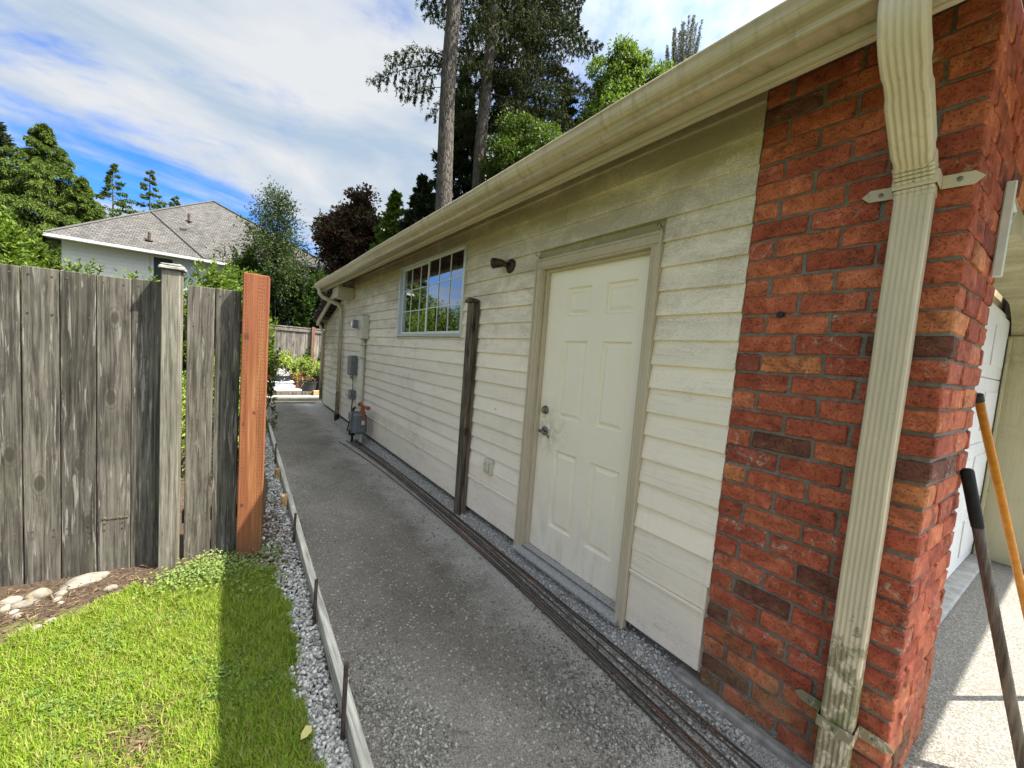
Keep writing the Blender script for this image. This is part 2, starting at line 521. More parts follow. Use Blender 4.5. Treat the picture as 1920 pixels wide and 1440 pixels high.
MT['soil'] = m_soil('bare_soil', (0.035, 0.024, 0.015), (0.115, 0.085, 0.058))
MT['mulch'] = m_soil('mulch', (0.026, 0.018, 0.012), (0.115, 0.080, 0.052), 60)
MT['turf'] = m_soil('turf_soil', (0.045, 0.055, 0.014), (0.13, 0.12, 0.045), 26)
MT['farground'] = m_soil('far_ground', (0.05, 0.07, 0.02), (0.09, 0.11, 0.04), 2)


def m_stone(name, stops, sc=5.0):
    t = NT(name, 0.85, 0.3)
    isl = t.n('ShaderNodeNewGeometry').outputs['Random Per Island']
    c = t.ramp(isl, stops)
    nz = t.noise(t.geo(), 90, 4, 0.6)
    c = t.mix(1.0, c, t.ramp(nz, [(0.3, 0.72), (0.7, 1.15)]), 'MULTIPLY')
    t.color(c)
    return t.m


MT['gravel'] = m_stone('gravel_stone', [(0.0, (0.16, 0.148, 0.125)), (0.4, (0.30, 0.282, 0.245)), (0.8, (0.44, 0.42, 0.37)), (1.0, (0.58, 0.56, 0.50))])
MT['chips'] = m_stone('path_stone', [(0.0, (0.11, 0.096, 0.076)), (0.5, (0.20, 0.180, 0.147)), (0.85, (0.30, 0.276, 0.232)), (1.0, (0.42, 0.39, 0.335))])


MT['trench'] = m_stone('dusty_gravel', [(0.0, (0.30, 0.28, 0.245)), (0.5, (0.44, 0.42, 0.375)), (1.0, (0.62, 0.60, 0.54))])


def m_rock():
    t = NT('river_rock', 0.9, 0.2)
    p = t.geo()
    per = t.rnd()
    c = t.ramp(per, [(0.0, (0.17, 0.148, 0.112)), (1.0, (0.25, 0.23, 0.19))])
    nz = t.noise(p, 22, 6, 0.65)
    c = t.mix(1.0, c, t.ramp(nz, [(0.3, 0.55), (0.7, 1.1)]), 'MULTIPLY')
    li = t.ramp(t.noise(p, 14, 4, 0.6), [(0.58, 0.0), (0.66, 1.0)])
    c = t.mix(t.math('MULTIPLY', li, 0.5), c, (0.48, 0.36, 0.12))
    t.color(c)
    t.bump(nz, 0.6, 0.008)
    return t.m


MT['rock'] = m_rock()


def m_aggregate():
    t = NT('exposed_aggregate', 0.85, 0.3)
    p = t.geo()
    cc = t.n('ShaderNodeSeparateColor', {0: t.voro(p, 190.0, 'F1', 1)}).outputs[0]
    c = t.ramp(cc, [(0.0, (0.09, 0.08, 0.065)), (0.5, (0.165, 0.15, 0.122)), (0.85, (0.25, 0.232, 0.195)), (1.0, (0.36, 0.34, 0.29))])
    c = t.mix(t.ramp(t.noise(p, 1.2, 4), [(0.4, 0.0), (0.7, 0.35)]), c, (0.17, 0.16, 0.14))
    t.color(c)
    t.bump(t.math('MULTIPLY', t.voro(p, 190.0), -1.0), 0.6, 0.004)
    return t.m


MT['aggregate'] = m_aggregate()
MT['concrete'] = mat_plain('concrete', (0.33, 0.32, 0.29), 0.9, 0.22, 14, bump=0.5)
MT['footing'] = mat_plain('footing_concrete', (0.33, 0.305, 0.26), 0.93, 0.25, 18, bump=0.7)
MT['fence'] = mat_oldwood('grey_cedar', (0.042, 0.036, 0.028), (0.100, 0.089, 0.070), green=0.12, whitish=0.45)
MT['post'] = mat_oldwood('pale_grey_post', (0.105, 0.094, 0.070), (0.195, 0.178, 0.138), green=0.20, whitish=0.3, knots=False)
MT['backfence'] = mat_oldwood('back_fence_wood', (0.10, 0.085, 0.07), (0.21, 0.185, 0.155), green=0.1)
MT['darkpost'] = mat_oldwood('dark_post_wood', (0.052, 0.038, 0.027), (0.185, 0.140, 0.098), green=0.0, bump=0.6, whitish=0.3)
MT['form'] = mat_oldwood('form_board_wood', (0.31, 0.285, 0.225), (0.48, 0.445, 0.36), axis=1, green=0.0, knots=False, bump=0.25, whitish=0.4)
MT['newwood'] = mat_oldwood('new_lumber', (0.42, 0.25, 0.11), (0.58, 0.40, 0.20), axis=1, green=0.0, knots=False, bump=0.2)
MT['timber'] = mat_oldwood('pale_timber', (0.33, 0.275, 0.19), (0.52, 0.45, 0.33), axis=0, green=0.0, bump=0.2)
MT['soffit'] = mat_oldwood('soffit_wood', (0.17, 0.105, 0.07), (0.30, 0.20, 0.14), axis=1, green=0.0, bump=0.2)


def m_treated():
    t = NT('treated_post', 0.75, 0.25)
    p = t.geo()
    g = t.noise(t.vec(p, (75, 75, 1.8)), 1.0, 7, 0.7, 0.4)
    lg = t.noise(t.vec(p, (11, 11, 1.0)), 1.0, 5, 0.6, 0.8)
    lg = t.noise(t.vec(p, (30, 30, 0.9)), 1.0, 6, 0.65, 1.0)
    c = t.ramp(t.math('ADD', t.math('MULTIPLY', g, 0.35), t.math('MULTIPLY', lg, 0.65)), [(0.34, (0.095, 0.029, 0.013)), (0.45, (0.160, 0.052, 0.020)), (0.54, (0.215, 0.080, 0.030)), (0.68, (0.30, 0.140, 0.055))])
    hi = t.n('ShaderNodeMapRange', {'Value': t.z(p), 'From Min': 1.3, 'From Max': 2.05}).outputs[0]
    c = t.mix(t.math('MULTIPLY', hi, 0.5), c, (0.17, 0.042, 0.022))
    crk = t.ramp(t.noise(t.vec(p, (38, 38, 0.7), (4.1, 2.2, 0.3)), 1.0, 4, 0.6), [(0.30, 0.9), (0.36, 0.0)])
    c = t.mix(crk, c, (0.045, 0.018, 0.010))
    # rows of incising slits
    d = t.voro(t.vec(p, (75.0, 75.0, 42.0)), 1.0, 'F1', 0, 0.25)
    k = t.ramp(d, [(0.20, 1.0), (0.32, 0.0)])
    c = t.mix(t.math('MULTIPLY', k, 0.7), c, (0.09, 0.05, 0.012))
    # three knots on the face and a split running down from the top
    for kx, kz, kr in ((-1.800, 1.60, 0.030), (-1.745, 1.065, 0.017), (-1.806, 0.985, 0.014), (-1.800, 0.40, 0.020)):
        dx = t.math('SUBTRACT', t.z(p, 0), kx)
        dz = t.math('MULTIPLY', t.math('SUBTRACT', t.z(p, 2), kz), 0.8)
        dd = t.math('ADD', t.math('SQRT', t.math('ADD', t.math('MULTIPLY', dx, dx), t.math('MULTIPLY', dz, dz))), t.math('MULTIPLY', t.math('SUBTRACT', t.noise(p, 40, 3), 0.5), kr*0.7))
        rings = t.math('MULTIPLY', t.ramp(t.math('SINE', t.math('MULTIPLY', dd, 620.0)), [(0.3, 0.0), (0.9, 1.0)]), t.ramp(dd, [(kr*0.8, 1.0), (kr*1.9, 0.0)]))
        c = t.mix(t.math('MULTIPLY', rings, 0.55), c, (0.13, 0.040, 0.014))
        c = t.mix(t.ramp(dd, [(kr*0.35, 0.9), (kr*0.75, 0.0)]), c, (0.075, 0.026, 0.012))
    low_ = t.n('ShaderNodeMapRange', {'Value': t.z(p), 'From Min': 0.22, 'From Max': 0.02}).outputs[0]
    c = t.mix(t.math('MULTIPLY', low_, 0.55), c, (0.10, 0.062, 0.035))
    t.color(c)
    t.bump(t.math('SUBTRACT', g, t.math('MULTIPLY', k, 0.5)), 0.45, 0.004)
    return t.m


MT['treated'] = m_treated()


def m_rebar():
    t = NT('rebar_steel', 0.7, 0.4)
    p = t.geo()
    nz = t.noise(t.vec(p, (6, 1.6, 6), t.rvec(11)), 1.0, 5, 0.6)
    t.color(t.ramp(nz, [(0.36, (0.052, 0.044, 0.037)), (0.54, (0.085, 0.062, 0.046)), (0.68, (0.25, 0.095, 0.042))]))
    t.bump(t.math('SINE', t.math('MULTIPLY', t.z(p, 1), 520.0)), 0.4, 0.002)
    t.b.inputs['Metallic'].default_value = 0.25
    return t.m


MT['rebar'] = m_rebar()
MT['rust'] = mat_plain('rusty_steel', (0.085, 0.055, 0.042), 0.75, 0.4, 25, metal=0.2, bump=0.4)
MT['bronze'] = mat_plain('bronze', (0.060, 0.038, 0.026), 0.45, 0.3, 30, metal=0.3)
MT['brass'] = mat_plain('worn_brass', (0.42, 0.33, 0.16), 0.35, 0.25, 60, metal=0.9)
MT['nickel'] = mat_plain('dull_nickel', (0.22, 0.20, 0.17), 0.35, 0.2, 40, metal=0.85)
MT['greymetal'] = mat_plain('grey_metal', (0.17, 0.19, 0.205), 0.5, 0.15, 20, metal=0.2)
MT['greyplastic'] = mat_plain('grey_plastic', (0.20, 0.21, 0.215), 0.5, 0.1, 20)
MT['copper'] = mat_plain('red_brown_fitting', (0.38, 0.125, 0.055), 0.55, 0.2, 40, metal=0.3)
MT['white'] = mat_plain('white_vinyl', (0.78, 0.78, 0.75), 0.4, 0.05, 20)
MT['alu'] = mat_plain('aluminium_frame', (0.62, 0.63, 0.63), 0.35, 0.08, 30, metal=0.5)
MT['creambox'] = mat_plain('cream_enamel', (0.62, 0.59, 0.46), 0.45, 0.08, 12)
MT['black'] = mat_plain('black_plastic', (0.018, 0.018, 0.018), 0.45, 0.2, 20)
MT['rubber'] = mat_plain('black_rubber', (0.014, 0.016, 0.016), 0.7, 0.3, 50, bump=0.3)
MT['terracotta'] = mat_plain('terracotta', (0.27, 0.085, 0.045), 0.8, 0.2, 20)
MT['yellowfg'] = mat_plain('yellow_fibreglass', (0.62, 0.235, 0.012), 0.42, 0.15, 30)
MT['handlewood'] = mat_oldwood('handle_wood', (0.13, 0.105, 0.08), (0.25, 0.21, 0.165), axis=2, green=0, knots=False, bump=0.3)
MT['sheetmetal'] = mat_plain('galvanised_sheet', (0.50, 0.54, 0.60), 0.35, 0.12, 18, metal=0.7)
MT['creamwall'] = mat_paint('jamb_paint', (0.50, 0.455, 0.29), grain_axis=2, amount=0.65, flake=0.3, mildew=(0.16, 0.135, 0.05))
MT['garagedoor'] = mat_plain('garage_door_enamel', (0.76, 0.755, 0.72), 0.4, 0.04, 8)
MT['threshold'] = mat_plain('threshold_aluminium', (0.40, 0.385, 0.355), 0.6, 0.22, 60, metal=0.0)
MT['dark'] = mat_plain('dark_interior', (0.02, 0.019, 0.017), 0.9)
MT['slatecap'] = mat_plain('lichen_cap', (0.23, 0.22, 0.19), 0.95, 0.35, 45, bump=0.8)
MT['shake'] = mat_plain('mossy_shake', (0.060, 0.050, 0.042), 0.95, 0.4, 18, bump=0.8)
MT['bark'] = None


def m_bark(name, c1, c2):
    t = NT(name, 0.95, 0.15)
    p = t.geo()
    nz = t.noise(t.vec(p, (9, 9, 1.3)), 1.0, 7, 0.72, 0.8)
    vo = t.voro(t.vec(p, (24, 24, 2.6)), 1.0, 'DISTANCE_TO_EDGE')
    c = t.ramp(nz, [(0.32, c1), (0.66, c2)])
    c = t.mix(t.ramp(vo, [(0.0, 0.55), (0.20, 0.0)]), c, tuple(x*0.4 for x in c1))
    t.color(c)
    t.bump(t.math('ADD', nz, t.ramp(vo, [(0.0, 0.0), (0.16, 1.0)])), 1.0, 0.05)
    return t.m


MT['bark'] = m_bark('fir_bark', (0.070, 0.057, 0.047), (0.165, 0.138, 0.112))
MT['twig'] = m_bark('twig_bark', (0.05, 0.04, 0.03), (0.11, 0.09, 0.07))


def m_shingle():
    t = NT('roof_shingles', 0.9, 0.2)
    uv = t.n('ShaderNodeTexCoord').outputs['UV']
    br = t.n('ShaderNodeTexBrick', {'Vector': uv, 'Scale': 1.0, 'Color1': (0.064, 0.060, 0.053, 1), 'Color2': (0.108, 0.102, 0.091, 1), 'Mortar': (0.026, 0.024, 0.022, 1), 'Mortar Size': 0.012, 'Mortar Smooth': 0.3, 'Bias': 0.0, 'Brick Width': 0.22, 'Row Height': 0.17})
    c = t.mix(1.0, br.outputs[0], t.ramp(t.noise(uv, 0.9, 4), [(0.3, 0.8), (0.7, 1.12)]), 'MULTIPLY')
    t.color(c)
    t.bump(br.outputs[1], 0.8, -0.03)
    return t.m


MT['shingle'] = m_shingle()
MT['housewall'] = mat_plain('house_siding', (0.44, 0.425, 0.39), 0.6, 0.04, 6)
MT['housetrim'] = mat_plain('house_trim', (0.42, 0.42, 0.40), 0.5, 0.03, 6)


def m_glass():
    t = NT('window_glass')
    g = t.n('ShaderNodeBsdfGlossy', {'Color': (0.93, 0.96, 1.0, 1), 'Roughness': 0.0})
    tr = t.n('ShaderNodeBsdfTransparent', {'Color': (0.62, 0.66, 0.66, 1)})
    fr = t.n('ShaderNodeFresnel', {'IOR': 1.6})
    fac = t.math('ADD', t.math('MULTIPLY', fr.outputs[0], 1.6), 0.16, True)
    mx = t.n('ShaderNodeMixShader', {0: fac})
    t.t.links.new(tr.outputs[0], mx.inputs[1])
    t.t.links.new(g.outputs[0], mx.inputs[2])
    t.t.links.new(mx.outputs[0], t.out.inputs[0])
    return t.m


MT['glass'] = m_glass()
MT['cedar'] = mat_leaf('cedar_foliage', (0.026, 0.048, 0.011), (0.110, 0.150, 0.028), 0.2, 0.8)
MT['fir'] = mat_leaf('fir_foliage', (0.013, 0.021, 0.009), (0.050, 0.062, 0.024), 0.12, 0.85, c3=(0.085, 0.062, 0.028), f3=0.08)
MT['darkfir'] = mat_leaf('dark_conifer_foliage', (0.010, 0.018, 0.010), (0.034, 0.046, 0.020), 0.12, 0.85)
MT['blueconifer'] = mat_leaf('grey_conifer_foliage', (0.085, 0.092, 0.085), (0.19, 0.195, 0.175), 0.2, c3=(0.20, 0.165, 0.12), f3=0.2)
MT['bright'] = mat_leaf('bright_leaves', (0.062, 0.105, 0.015), (0.145, 0.205, 0.038), 0.4)
MT['midgreen'] = mat_leaf('green_leaves', (0.028, 0.050, 0.008), (0.085, 0.130, 0.018), 0.35)
MT['plum'] = mat_leaf('plum_leaves', (0.025, 0.012, 0.010), (0.085, 0.035, 0.022), 0.25, c3=(0.045, 0.06, 0.018), f3=0.25)
MT['laurel'] = mat_leaf('laurel_leaves', (0.040, 0.076, 0.010), (0.135, 0.190, 0.026), 0.35, 0.35)
MT['hedge'] = mat_leaf('hedge_leaves', (0.016, 0.036, 0.008), (0.048, 0.085, 0.016), 0.3)
MT['ash'] = mat_leaf('ash_leaves', (0.018, 0.034, 0.012), (0.055, 0.085, 0.026), 0.35, c3=(0.12, 0.09, 0.04), f3=0.06)
MT['shrub'] = mat_leaf('potted_shrub_leaves', (0.10, 0.16, 0.025), (0.30, 0.36, 0.08), 0.35)
MT['grass'] = mat_leaf('grass_blades', (0.080, 0.138, 0.010), (0.230, 0.315, 0.026), 0.4, 0.45, c3=(0.31, 0.265, 0.095), f3=0.16)
MT['weed'] = mat_leaf('weed_leaves', (0.085, 0.14, 0.026), (0.20, 0.26, 0.07), 0.35, 0.4)
MT['straw'] = mat_leaf('dead_twigs', (0.050, 0.032, 0.018), (0.19, 0.13, 0.075), 0.1, 0.8)


# ------------------------------------------------------------------ object helpers
ORG = {}


def tag(o, label=None, cat=None, group=None, kind=None):
    if label:
        o['label'] = label
    if cat:
        o['category'] = cat
    if group:
        o['group'] = group
    if kind:
        o['kind'] = kind
    return o


def thing(name, loc, label, cat, group=None):
    o = bpy.data.objects.new(name, None)
    o.empty_display_size = 0.1
    o.location = loc
    COL.objects.link(o)
    ORG[o] = Vector(loc)
    return tag(o, label, cat, group)


def link_mesh(name, me, mat, parent=None, smooth=False, loc=None):
    o = bpy.data.objects.new(name, me)
    COL.objects.link(o)
    if mat is not None and not me.materials:
        me.materials.append(mat)
    if smooth:
        me.polygons.foreach_set('use_smooth', [True]*len(me.polygons))
    if parent is not None:
        o.parent = parent
        ORG[o] = ORG[parent].copy()
    else:
        ORG[o] = Vector((0, 0, 0))
    return o


class MB:
    def __init__(s):
        s.v, s.f = [], []

    def add(s, vs, fs):
        k = len(s.v)
        s.v += [tuple(v) for v in vs]
        s.f += [tuple(i+k for i in f) for f in fs]
        return s

    def box(s, x0, x1, y0, y1, z0, z1):
        vs = [(x0, y0, z0), (x1, y0, z0), (x1, y1, z0), (x0, y1, z0), (x0, y0, z1), (x1, y0, z1), (x1, y1, z1), (x0, y1, z1)]
        return s.add(vs, [(3, 2, 1, 0), (4, 5, 6, 7), (0, 1, 5, 4), (1, 2, 6, 5), (2, 3, 7, 6), (3, 0, 4, 7)])

    def bbox(s, x0, x1, y0, y1, z0, z1, b=0.004, j=0.0, rot=0.0):
        """box with bevelled edges, optional corner jitter"""
        c = Vector(((x0+x1)/2, (y0+y1)/2, (z0+z1)/2))
        h = ((x1-x0)/2, (y1-y0)/2, (z1-z0)/2)
        b = min(b, *[q*0.45 for q in h])
        vs = []
        idx = {}
        for sx in (-1, 1):
            for sy in (-1, 1):
                for sz in (-1, 1):
                    jt = [random.uniform(-j, j) for _ in range(3)]
                    for ax in range(3):
                        p = [sx*(h[0]-(b if ax != 0 else 0))+jt[0], sy*(h[1]-(b if ax != 1 else 0))+jt[1], sz*(h[2]-(b if ax != 2 else 0))+jt[2]]
                        idx[(sx, sy, sz, ax)] = len(vs)
                        vs.append(p)
        fs = []
        sg = (-1, 1)
        for a in sg:
            fs.append([idx[(a, -1, -1, 0)], idx[(a, 1, -1, 0)], idx[(a, 1, 1, 0)], idx[(a, -1, 1, 0)]][::a])
            fs.append([idx[(-1, a, -1, 1)], idx[(-1, a, 1, 1)], idx[(1, a, 1, 1)], idx[(1, a, -1, 1)]][::a])
            fs.append([idx[(-1, -1, a, 2)], idx[(1, -1, a, 2)], idx[(1, 1, a, 2)], idx[(-1, 1, a, 2)]][::a])
            for c2 in sg:
                # edges along z (between x face a and y face c2)
                fs.append([idx[(a, c2, -1, 0)], idx[(a, c2, -1, 1)], idx[(a, c2, 1, 1)], idx[(a, c2, 1, 0)]][::a*c2])
                fs.append([idx[(a, -1, c2, 0)], idx[(a, 1, c2, 0)], idx[(a, 1, c2, 2)], idx[(a, -1, c2, 2)]][::a*c2])
                fs.append([idx[(-1, a, c2, 1)], idx[(-1, a, c2, 2)], idx[(1, a, c2, 2)], idx[(1, a, c2, 1)]][::a*c2])
                for c3 in sg:
                    fs.append([idx[(a, c2, c3, 0)], idx[(a, c2, c3, 1)], idx[(a, c2, c3, 2)]][::a*c2*c3])
        ca, sa = math.cos(rot), math.sin(rot)
        vs = [(c.x+x*ca-y*sa, c.y+x*sa+y*ca, c.z+z) for x, y, z in vs]
        return s.add(vs, fs)

    def tube(s, pts, r, n=8, caps=True):
        pts = [Vector(p) for p in pts]
        rs = r if isinstance(r, (list, tuple)) else [r]*len(pts)
        k = len(s.v)
        prev = None
        for i, p in enumerate(pts):
            d = (pts[min(i+1, len(pts)-1)]-pts[max(i-1, 0)]).normalized()
            if prev is None:
                a = Vector((0, 0, 1)) if abs(d.z) < 0.9 else Vector((1, 0, 0))
                s1 = d.cross(a).normalized()
            else:
                s1 = (prev-d*prev.dot(d)).normalized()
            prev = s1
            s2 = d.cross(s1)
            for q in range(n):
                an = 2*math.pi*q/n
                s.v.append(tuple(p+(s1*math.cos(an)+s2*math.sin(an))*rs[i]))
        for i in range(len(pts)-1):
            for q in range(n):
                a, b = k+i*n+q, k+i*n+(q+1) % n
                s.f.append((a, b, b+n, a+n))
        if caps:
            s.f.append(tuple(k+q for q in range(n))[::-1])
            s.f.append(tuple(k+(len(pts)-1)*n+q for q in range(n)))
        return s

    def sweep(s, prof_fn, frames, caps=True):
        """frames: list of (origin, axis_u, axis_v); prof: list of (u,v) closed"""
        k = len(s.v)
        n = len(prof_fn)
        for o, a, b in frames:
            for u, v in prof_fn:
                s.v.append(tuple(o+a*u+b*v))
        for i in range(len(frames)-1):
            for q in range(n):
                a, b = k+i*n+q, k+i*n+(q+1) % n
                s.f.append((a, b, b+n, a+n))
        if caps:
            s.f.append(tuple(k+q for q in range(n))[::-1])
            s.f.append(tuple(k+(len(frames)-1)*n+q for q in range(n)))
        return s

    def cyl(s, p0, p1, r, n=16):
        return s.tube([p0, p1], r, n)

    def prism(s, poly, ax, t0, t1):
        """extrude a polygon of 2D points along axis ax (0,1,2) from t0 to t1"""
        n = len(poly)

        def mk(p, t):
            q = list(p)
            q.insert(ax, t)
            return tuple(q)
        vs = [mk(p, t0) for p in poly]+[mk(p, t1) for p in poly]
        fs = [tuple(range(n))[::-1], tuple(range(n, 2*n))]+[(i, (i+1) % n, n+(i+1) % n, n+i) for i in range(n)]
        return s.add(vs, fs)

    def build(s, name, mat, parent=None, smooth=False, fix=True):
        org = ORG[parent] if parent is not None else Vector((0, 0, 0))
        me = bpy.data.meshes.new(name)
        me.from_pydata([(x-org.x, y-org.y, z-org.z) for x, y, z in s.v], [], s.f)
        if fix:
            import bmesh
            bm = bmesh.new()
            bm.from_mesh(me)
            bmesh.ops.recalc_face_normals(bm, faces=bm.faces)
            bm.to_mesh(me)
            bm.free()
        me.update()
        return link_mesh(name, me, mat, parent, smooth)


def np_mesh(name, V, F, mat, parent=None, smooth=False):
    V = np.asarray(V, np.float32)
    F = np.asarray(F, np.int32)
    if parent is not None:
        V = V-np.array(ORG[parent], np.float32)
    me = bpy.data.meshes.new(name)
    me.vertices.add(len(V))
    me.vertices.foreach_set('co', V.ravel())
    k = F.shape[1]
    me.loops.add(F.size)
    me.loops.foreach_set('vertex_index', F.ravel())
    me.polygons.add(len(F))
    me.polygons.foreach_set('loop_start', np.arange(0, F.size, k, dtype=np.int32))
    if smooth:
        me.polygons.foreach_set('use_smooth', np.ones(len(F), bool))
    me.update(calc_edges=True)
    return link_mesh(name, me, mat, parent)


def unit(a):
    return a/np.maximum(np.linalg.norm(a, axis=-1, keepdims=True), 1e-9)


def leaves(P, D, S, L, Wd, bend=None):
    """diamond leaves: base P, direction D, side S, length L, width W -> V, F(quads)"""
    n = len(P)
    L = np.asarray(L).reshape(-1, 1)*np.ones((n, 1))
    Wd = np.asarray(Wd).reshape(-1, 1)*np.ones((n, 1))
    N = np.cross(D, S)
    b = N*L*0.12
    V = np.stack([P, P+D*L*0.5+S*Wd*0.5+b, P+D*L, P+D*L*0.5-S*Wd*0.5+b], 1).reshape(-1, 3)
    F = np.arange(4*n).reshape(n, 4)
    return V, F


def rand_dirs(n, g=RNG):
    return unit(g.normal(size=(n, 3)))


def side_of(D, g=RNG):
    r = rand_dirs(len(D), g)
    return unit(np.cross(D, r))


# ------------------------------------------------------------------ ground
def sheet(name, poly, z, mat, sub=None):
    m = MB()
    m.add([(x, y, z) for x, y in poly], [tuple(range(len(poly)))])
    o = m.build(name, mat, fix=False)
    return tag(o, kind='structure')


def grid_sheet(name, x0, x1, y0, y1, nx, ny, zf, mat):
    xs = np.linspace(x0, x1, nx)
    ys = np.linspace(y0, y1, ny)
    X, Y = np.meshgrid(xs, ys)
    Z = zf(X, Y)
    V = np.stack([X, Y, Z], -1).reshape(-1, 3)
    i = np.arange((ny-1)*(nx-1))
    r, c = i//(nx-1), i % (nx-1)
    a = r*nx+c
    F = np.stack([a, a+1, a+nx+1, a+nx], 1)
    return tag(np_mesh(name, V, F, mat, smooth=True), kind='structure')


def wob(X, Y, k=1.0, s=0):
    return (np.sin(X*7.3*k+s)*np.cos(Y*5.1*k+1.7+s)+0.6*np.sin(X*17.1*k+Y*13.7*k+s*2)+0.4*np.cos(Y*29*k-X*23*k))/2.0


sheet('ground', [(-300, -300), (300, -300), (300, 300), (-300, 300)], -0.06, MT['farground'])
grid_sheet('path', -1.43, 0.074, -1.2, 10.95, 64, 400, lambda X, Y: 0.004*wob(X, Y, 1.3)-0.012*np.exp(-((X+0.13)/0.06)**2)+0.050*np.clip((X+0.09)/0.10, 0, 1), MT['path'])


def lawn_edge(y):
    return -1.605+0.024*np.sin(y*6.1)+0.016*np.sin(y*15.3+1.0)+0.010*np.sin(y*41.0)+0.006*np.sin(y*97.0+2.0)


def lawn_z(X, Y):
    d = np.clip((lawn_edge(Y)-X)/0.10, 0, 1)
    return 0.004+0.020*d+0.006*wob(X, Y, 1.1, 2.0)


grid_sheet('lawn', -7.5, -1.60, -3.0, 3.02, 180, 180, lawn_z, MT['turf'])
grid_sheet('gravel_bed', -1.80, -1.40, -1.2, 10.9, 30, 260, lambda X, Y: -0.016+0.004*wob(X, Y, 2.0), MT['soil'])
grid_sheet('planting_bed', -7.5, -1.55, 2.62, 4.4, 160, 60, lambda X, Y: 0.006+0.020*np.clip((Y-2.75)/0.35, 0, 1)*np.clip((-1.62-X)/0.25, 0, 1)+0.010*wob(X, Y, 1.7, 4.0)-0.035*np.clip((X+1.75)/0.15, 0, 1), MT['mulch'])
sheet('back_yard', [(-8, 4.35), (-1.42, 4.35), (-1.42, 10.9), (6, 10.9), (6, 30), (-8, 30)], -0.012, MT['soil'])
A4 = math.tan(rad(4.0))
dm = MB()
dm.box(0.0, 12, -9, 0.60, -0.05, 0.100)
tag(dm.build('driveway', MT['aggregate']), kind='structure')

# ------------------------------------------------------------------ the garage
G = thing('garage', (0, 0, 0), 'cream lap sided garage with brick pier and six panel side door', 'garage')
Y0, Y1 = 0.812, 8.62          # siding run
DY0, DY1, DZ1 = 1.322, 2.245, 2.275   # door opening
WY0, WY1, WZ0, WZ1 = 3.447, 5.285, 1.760, 2.712
# wall sheathing with openings
m = MB()
xb0, xb1 = 0.022, 0.14
for y0, y1, z0, z1 in ((Y0, DY0, .10, 2.95), (DY0, DY1, DZ1, 2.95), (DY1, WY0, .10, 2.95), (WY0, WY1, .10, WZ0), (WY0, WY1, WZ1, 2.95), (WY1, Y1, .10, 2.95)):
    m.box(xb0, xb1, y0, y1, z0, z1)
m.box(0.14, 7.0, Y1-0.14, Y1, 0.0, 2.95)
m.box(6.9, 7.0, 0.5, Y1-0.14, 0.0, 2.95)
m.box(4.25, 6.9, 0.42, 0.5, 0.0, 2.95)
wall = m.build('wall', MT['lean'], G)
# concrete stem wall just below the siding
m = MB()
m.box(0.075, 0.16, Y0, 10.3, -0.10, 0.099)
m.build('foundation', MT['footing'], G)


def lap_board(y0, y1, z0, h=0.145, mat='siding', parent=wall, x=0.0):
    mm = MB()
    nseg = max(1, int((y1-y0)/0.6))
    j0 = random.uniform(-0.0015, 0.0015)
    for i in range(nseg+1):
        y = y0+(y1-y0)*i/nseg
        dz = j0+random.uniform(-0.0012, 0.0012)
        dx = random.uniform(-0.0012, 0.0012)
        mm.v += [(x-0.007+dx, y, z0+dz), (x+0.012+dx, y, z0+h), (x+0.0215, y, z0+h), (x+0.0215, y, z0+dz), (x-0.008+dx, y, z0+dz+0.004)]
    for i in range(nseg):
        a = i*5
        b = a+5
        mm.f += [(a+4, b+4, b+1, a+1), (a+1, b+1, b+2, a+2), (a+2, b+2, b+3, a+3), (a+3, b+3, b, a), (a, b, b+4, a+4)]
    e = nseg*5
    mm.f += [(0, 4, 1, 2, 3), (e+3, e+2, e+1, e+4, e)]
    return mm.build('siding_board', MT[mat], parent)


CY0, CY1 = 1.255, 2.316       # door casing outer
COURSES = [2.287-0.1333*k for k in range(-5, 14)]
for z in COURSES:
    zt = z+0.133
    if z > 2.34:
        segs = [(Y0, 3.42), (3.424, 6.1), (6.104, Y1)] if z > 2.60 else [(Y0, 3.44), (5.29, Y1)]
        if z < 2.60:
            segs = [(Y0, 2.05), (2.054, 3.44), (5.292, Y1)]
    elif z > 1.70:
        segs = [(Y0, CY0-0.002), (CY1+0.002, 3.44), (5.292, Y1)]
    else:
        j = random.choice([4.6, 5.4, 6.2])
        segs = [(Y0, CY0-0.002), (CY1+0.002, j), (j+0.003, Y1)]
    for y0, y1 in segs:
        lap_board(y0, y1, z)
# board filling the strip under the window and over the door are the ordinary courses
for y0, y1 in ((Y0+0.01, CY0-0.002), (CY1+0.002, 5.9), (5.904, Y1)):
    mm = MB()
    mm.bbox(-0.004, 0.0215, y0, y1, 0.115, 0.412, 0.003)
    mm.bbox(-0.016, 0.0215, y0, y1, 0.414, 0.432, 0.003)
    mm.bbox(-0.006, 0.0215, y0, y1, 0.4345, 0.552, 0.003)
    o = mm.build('skirt_board', MT['siding'], wall)

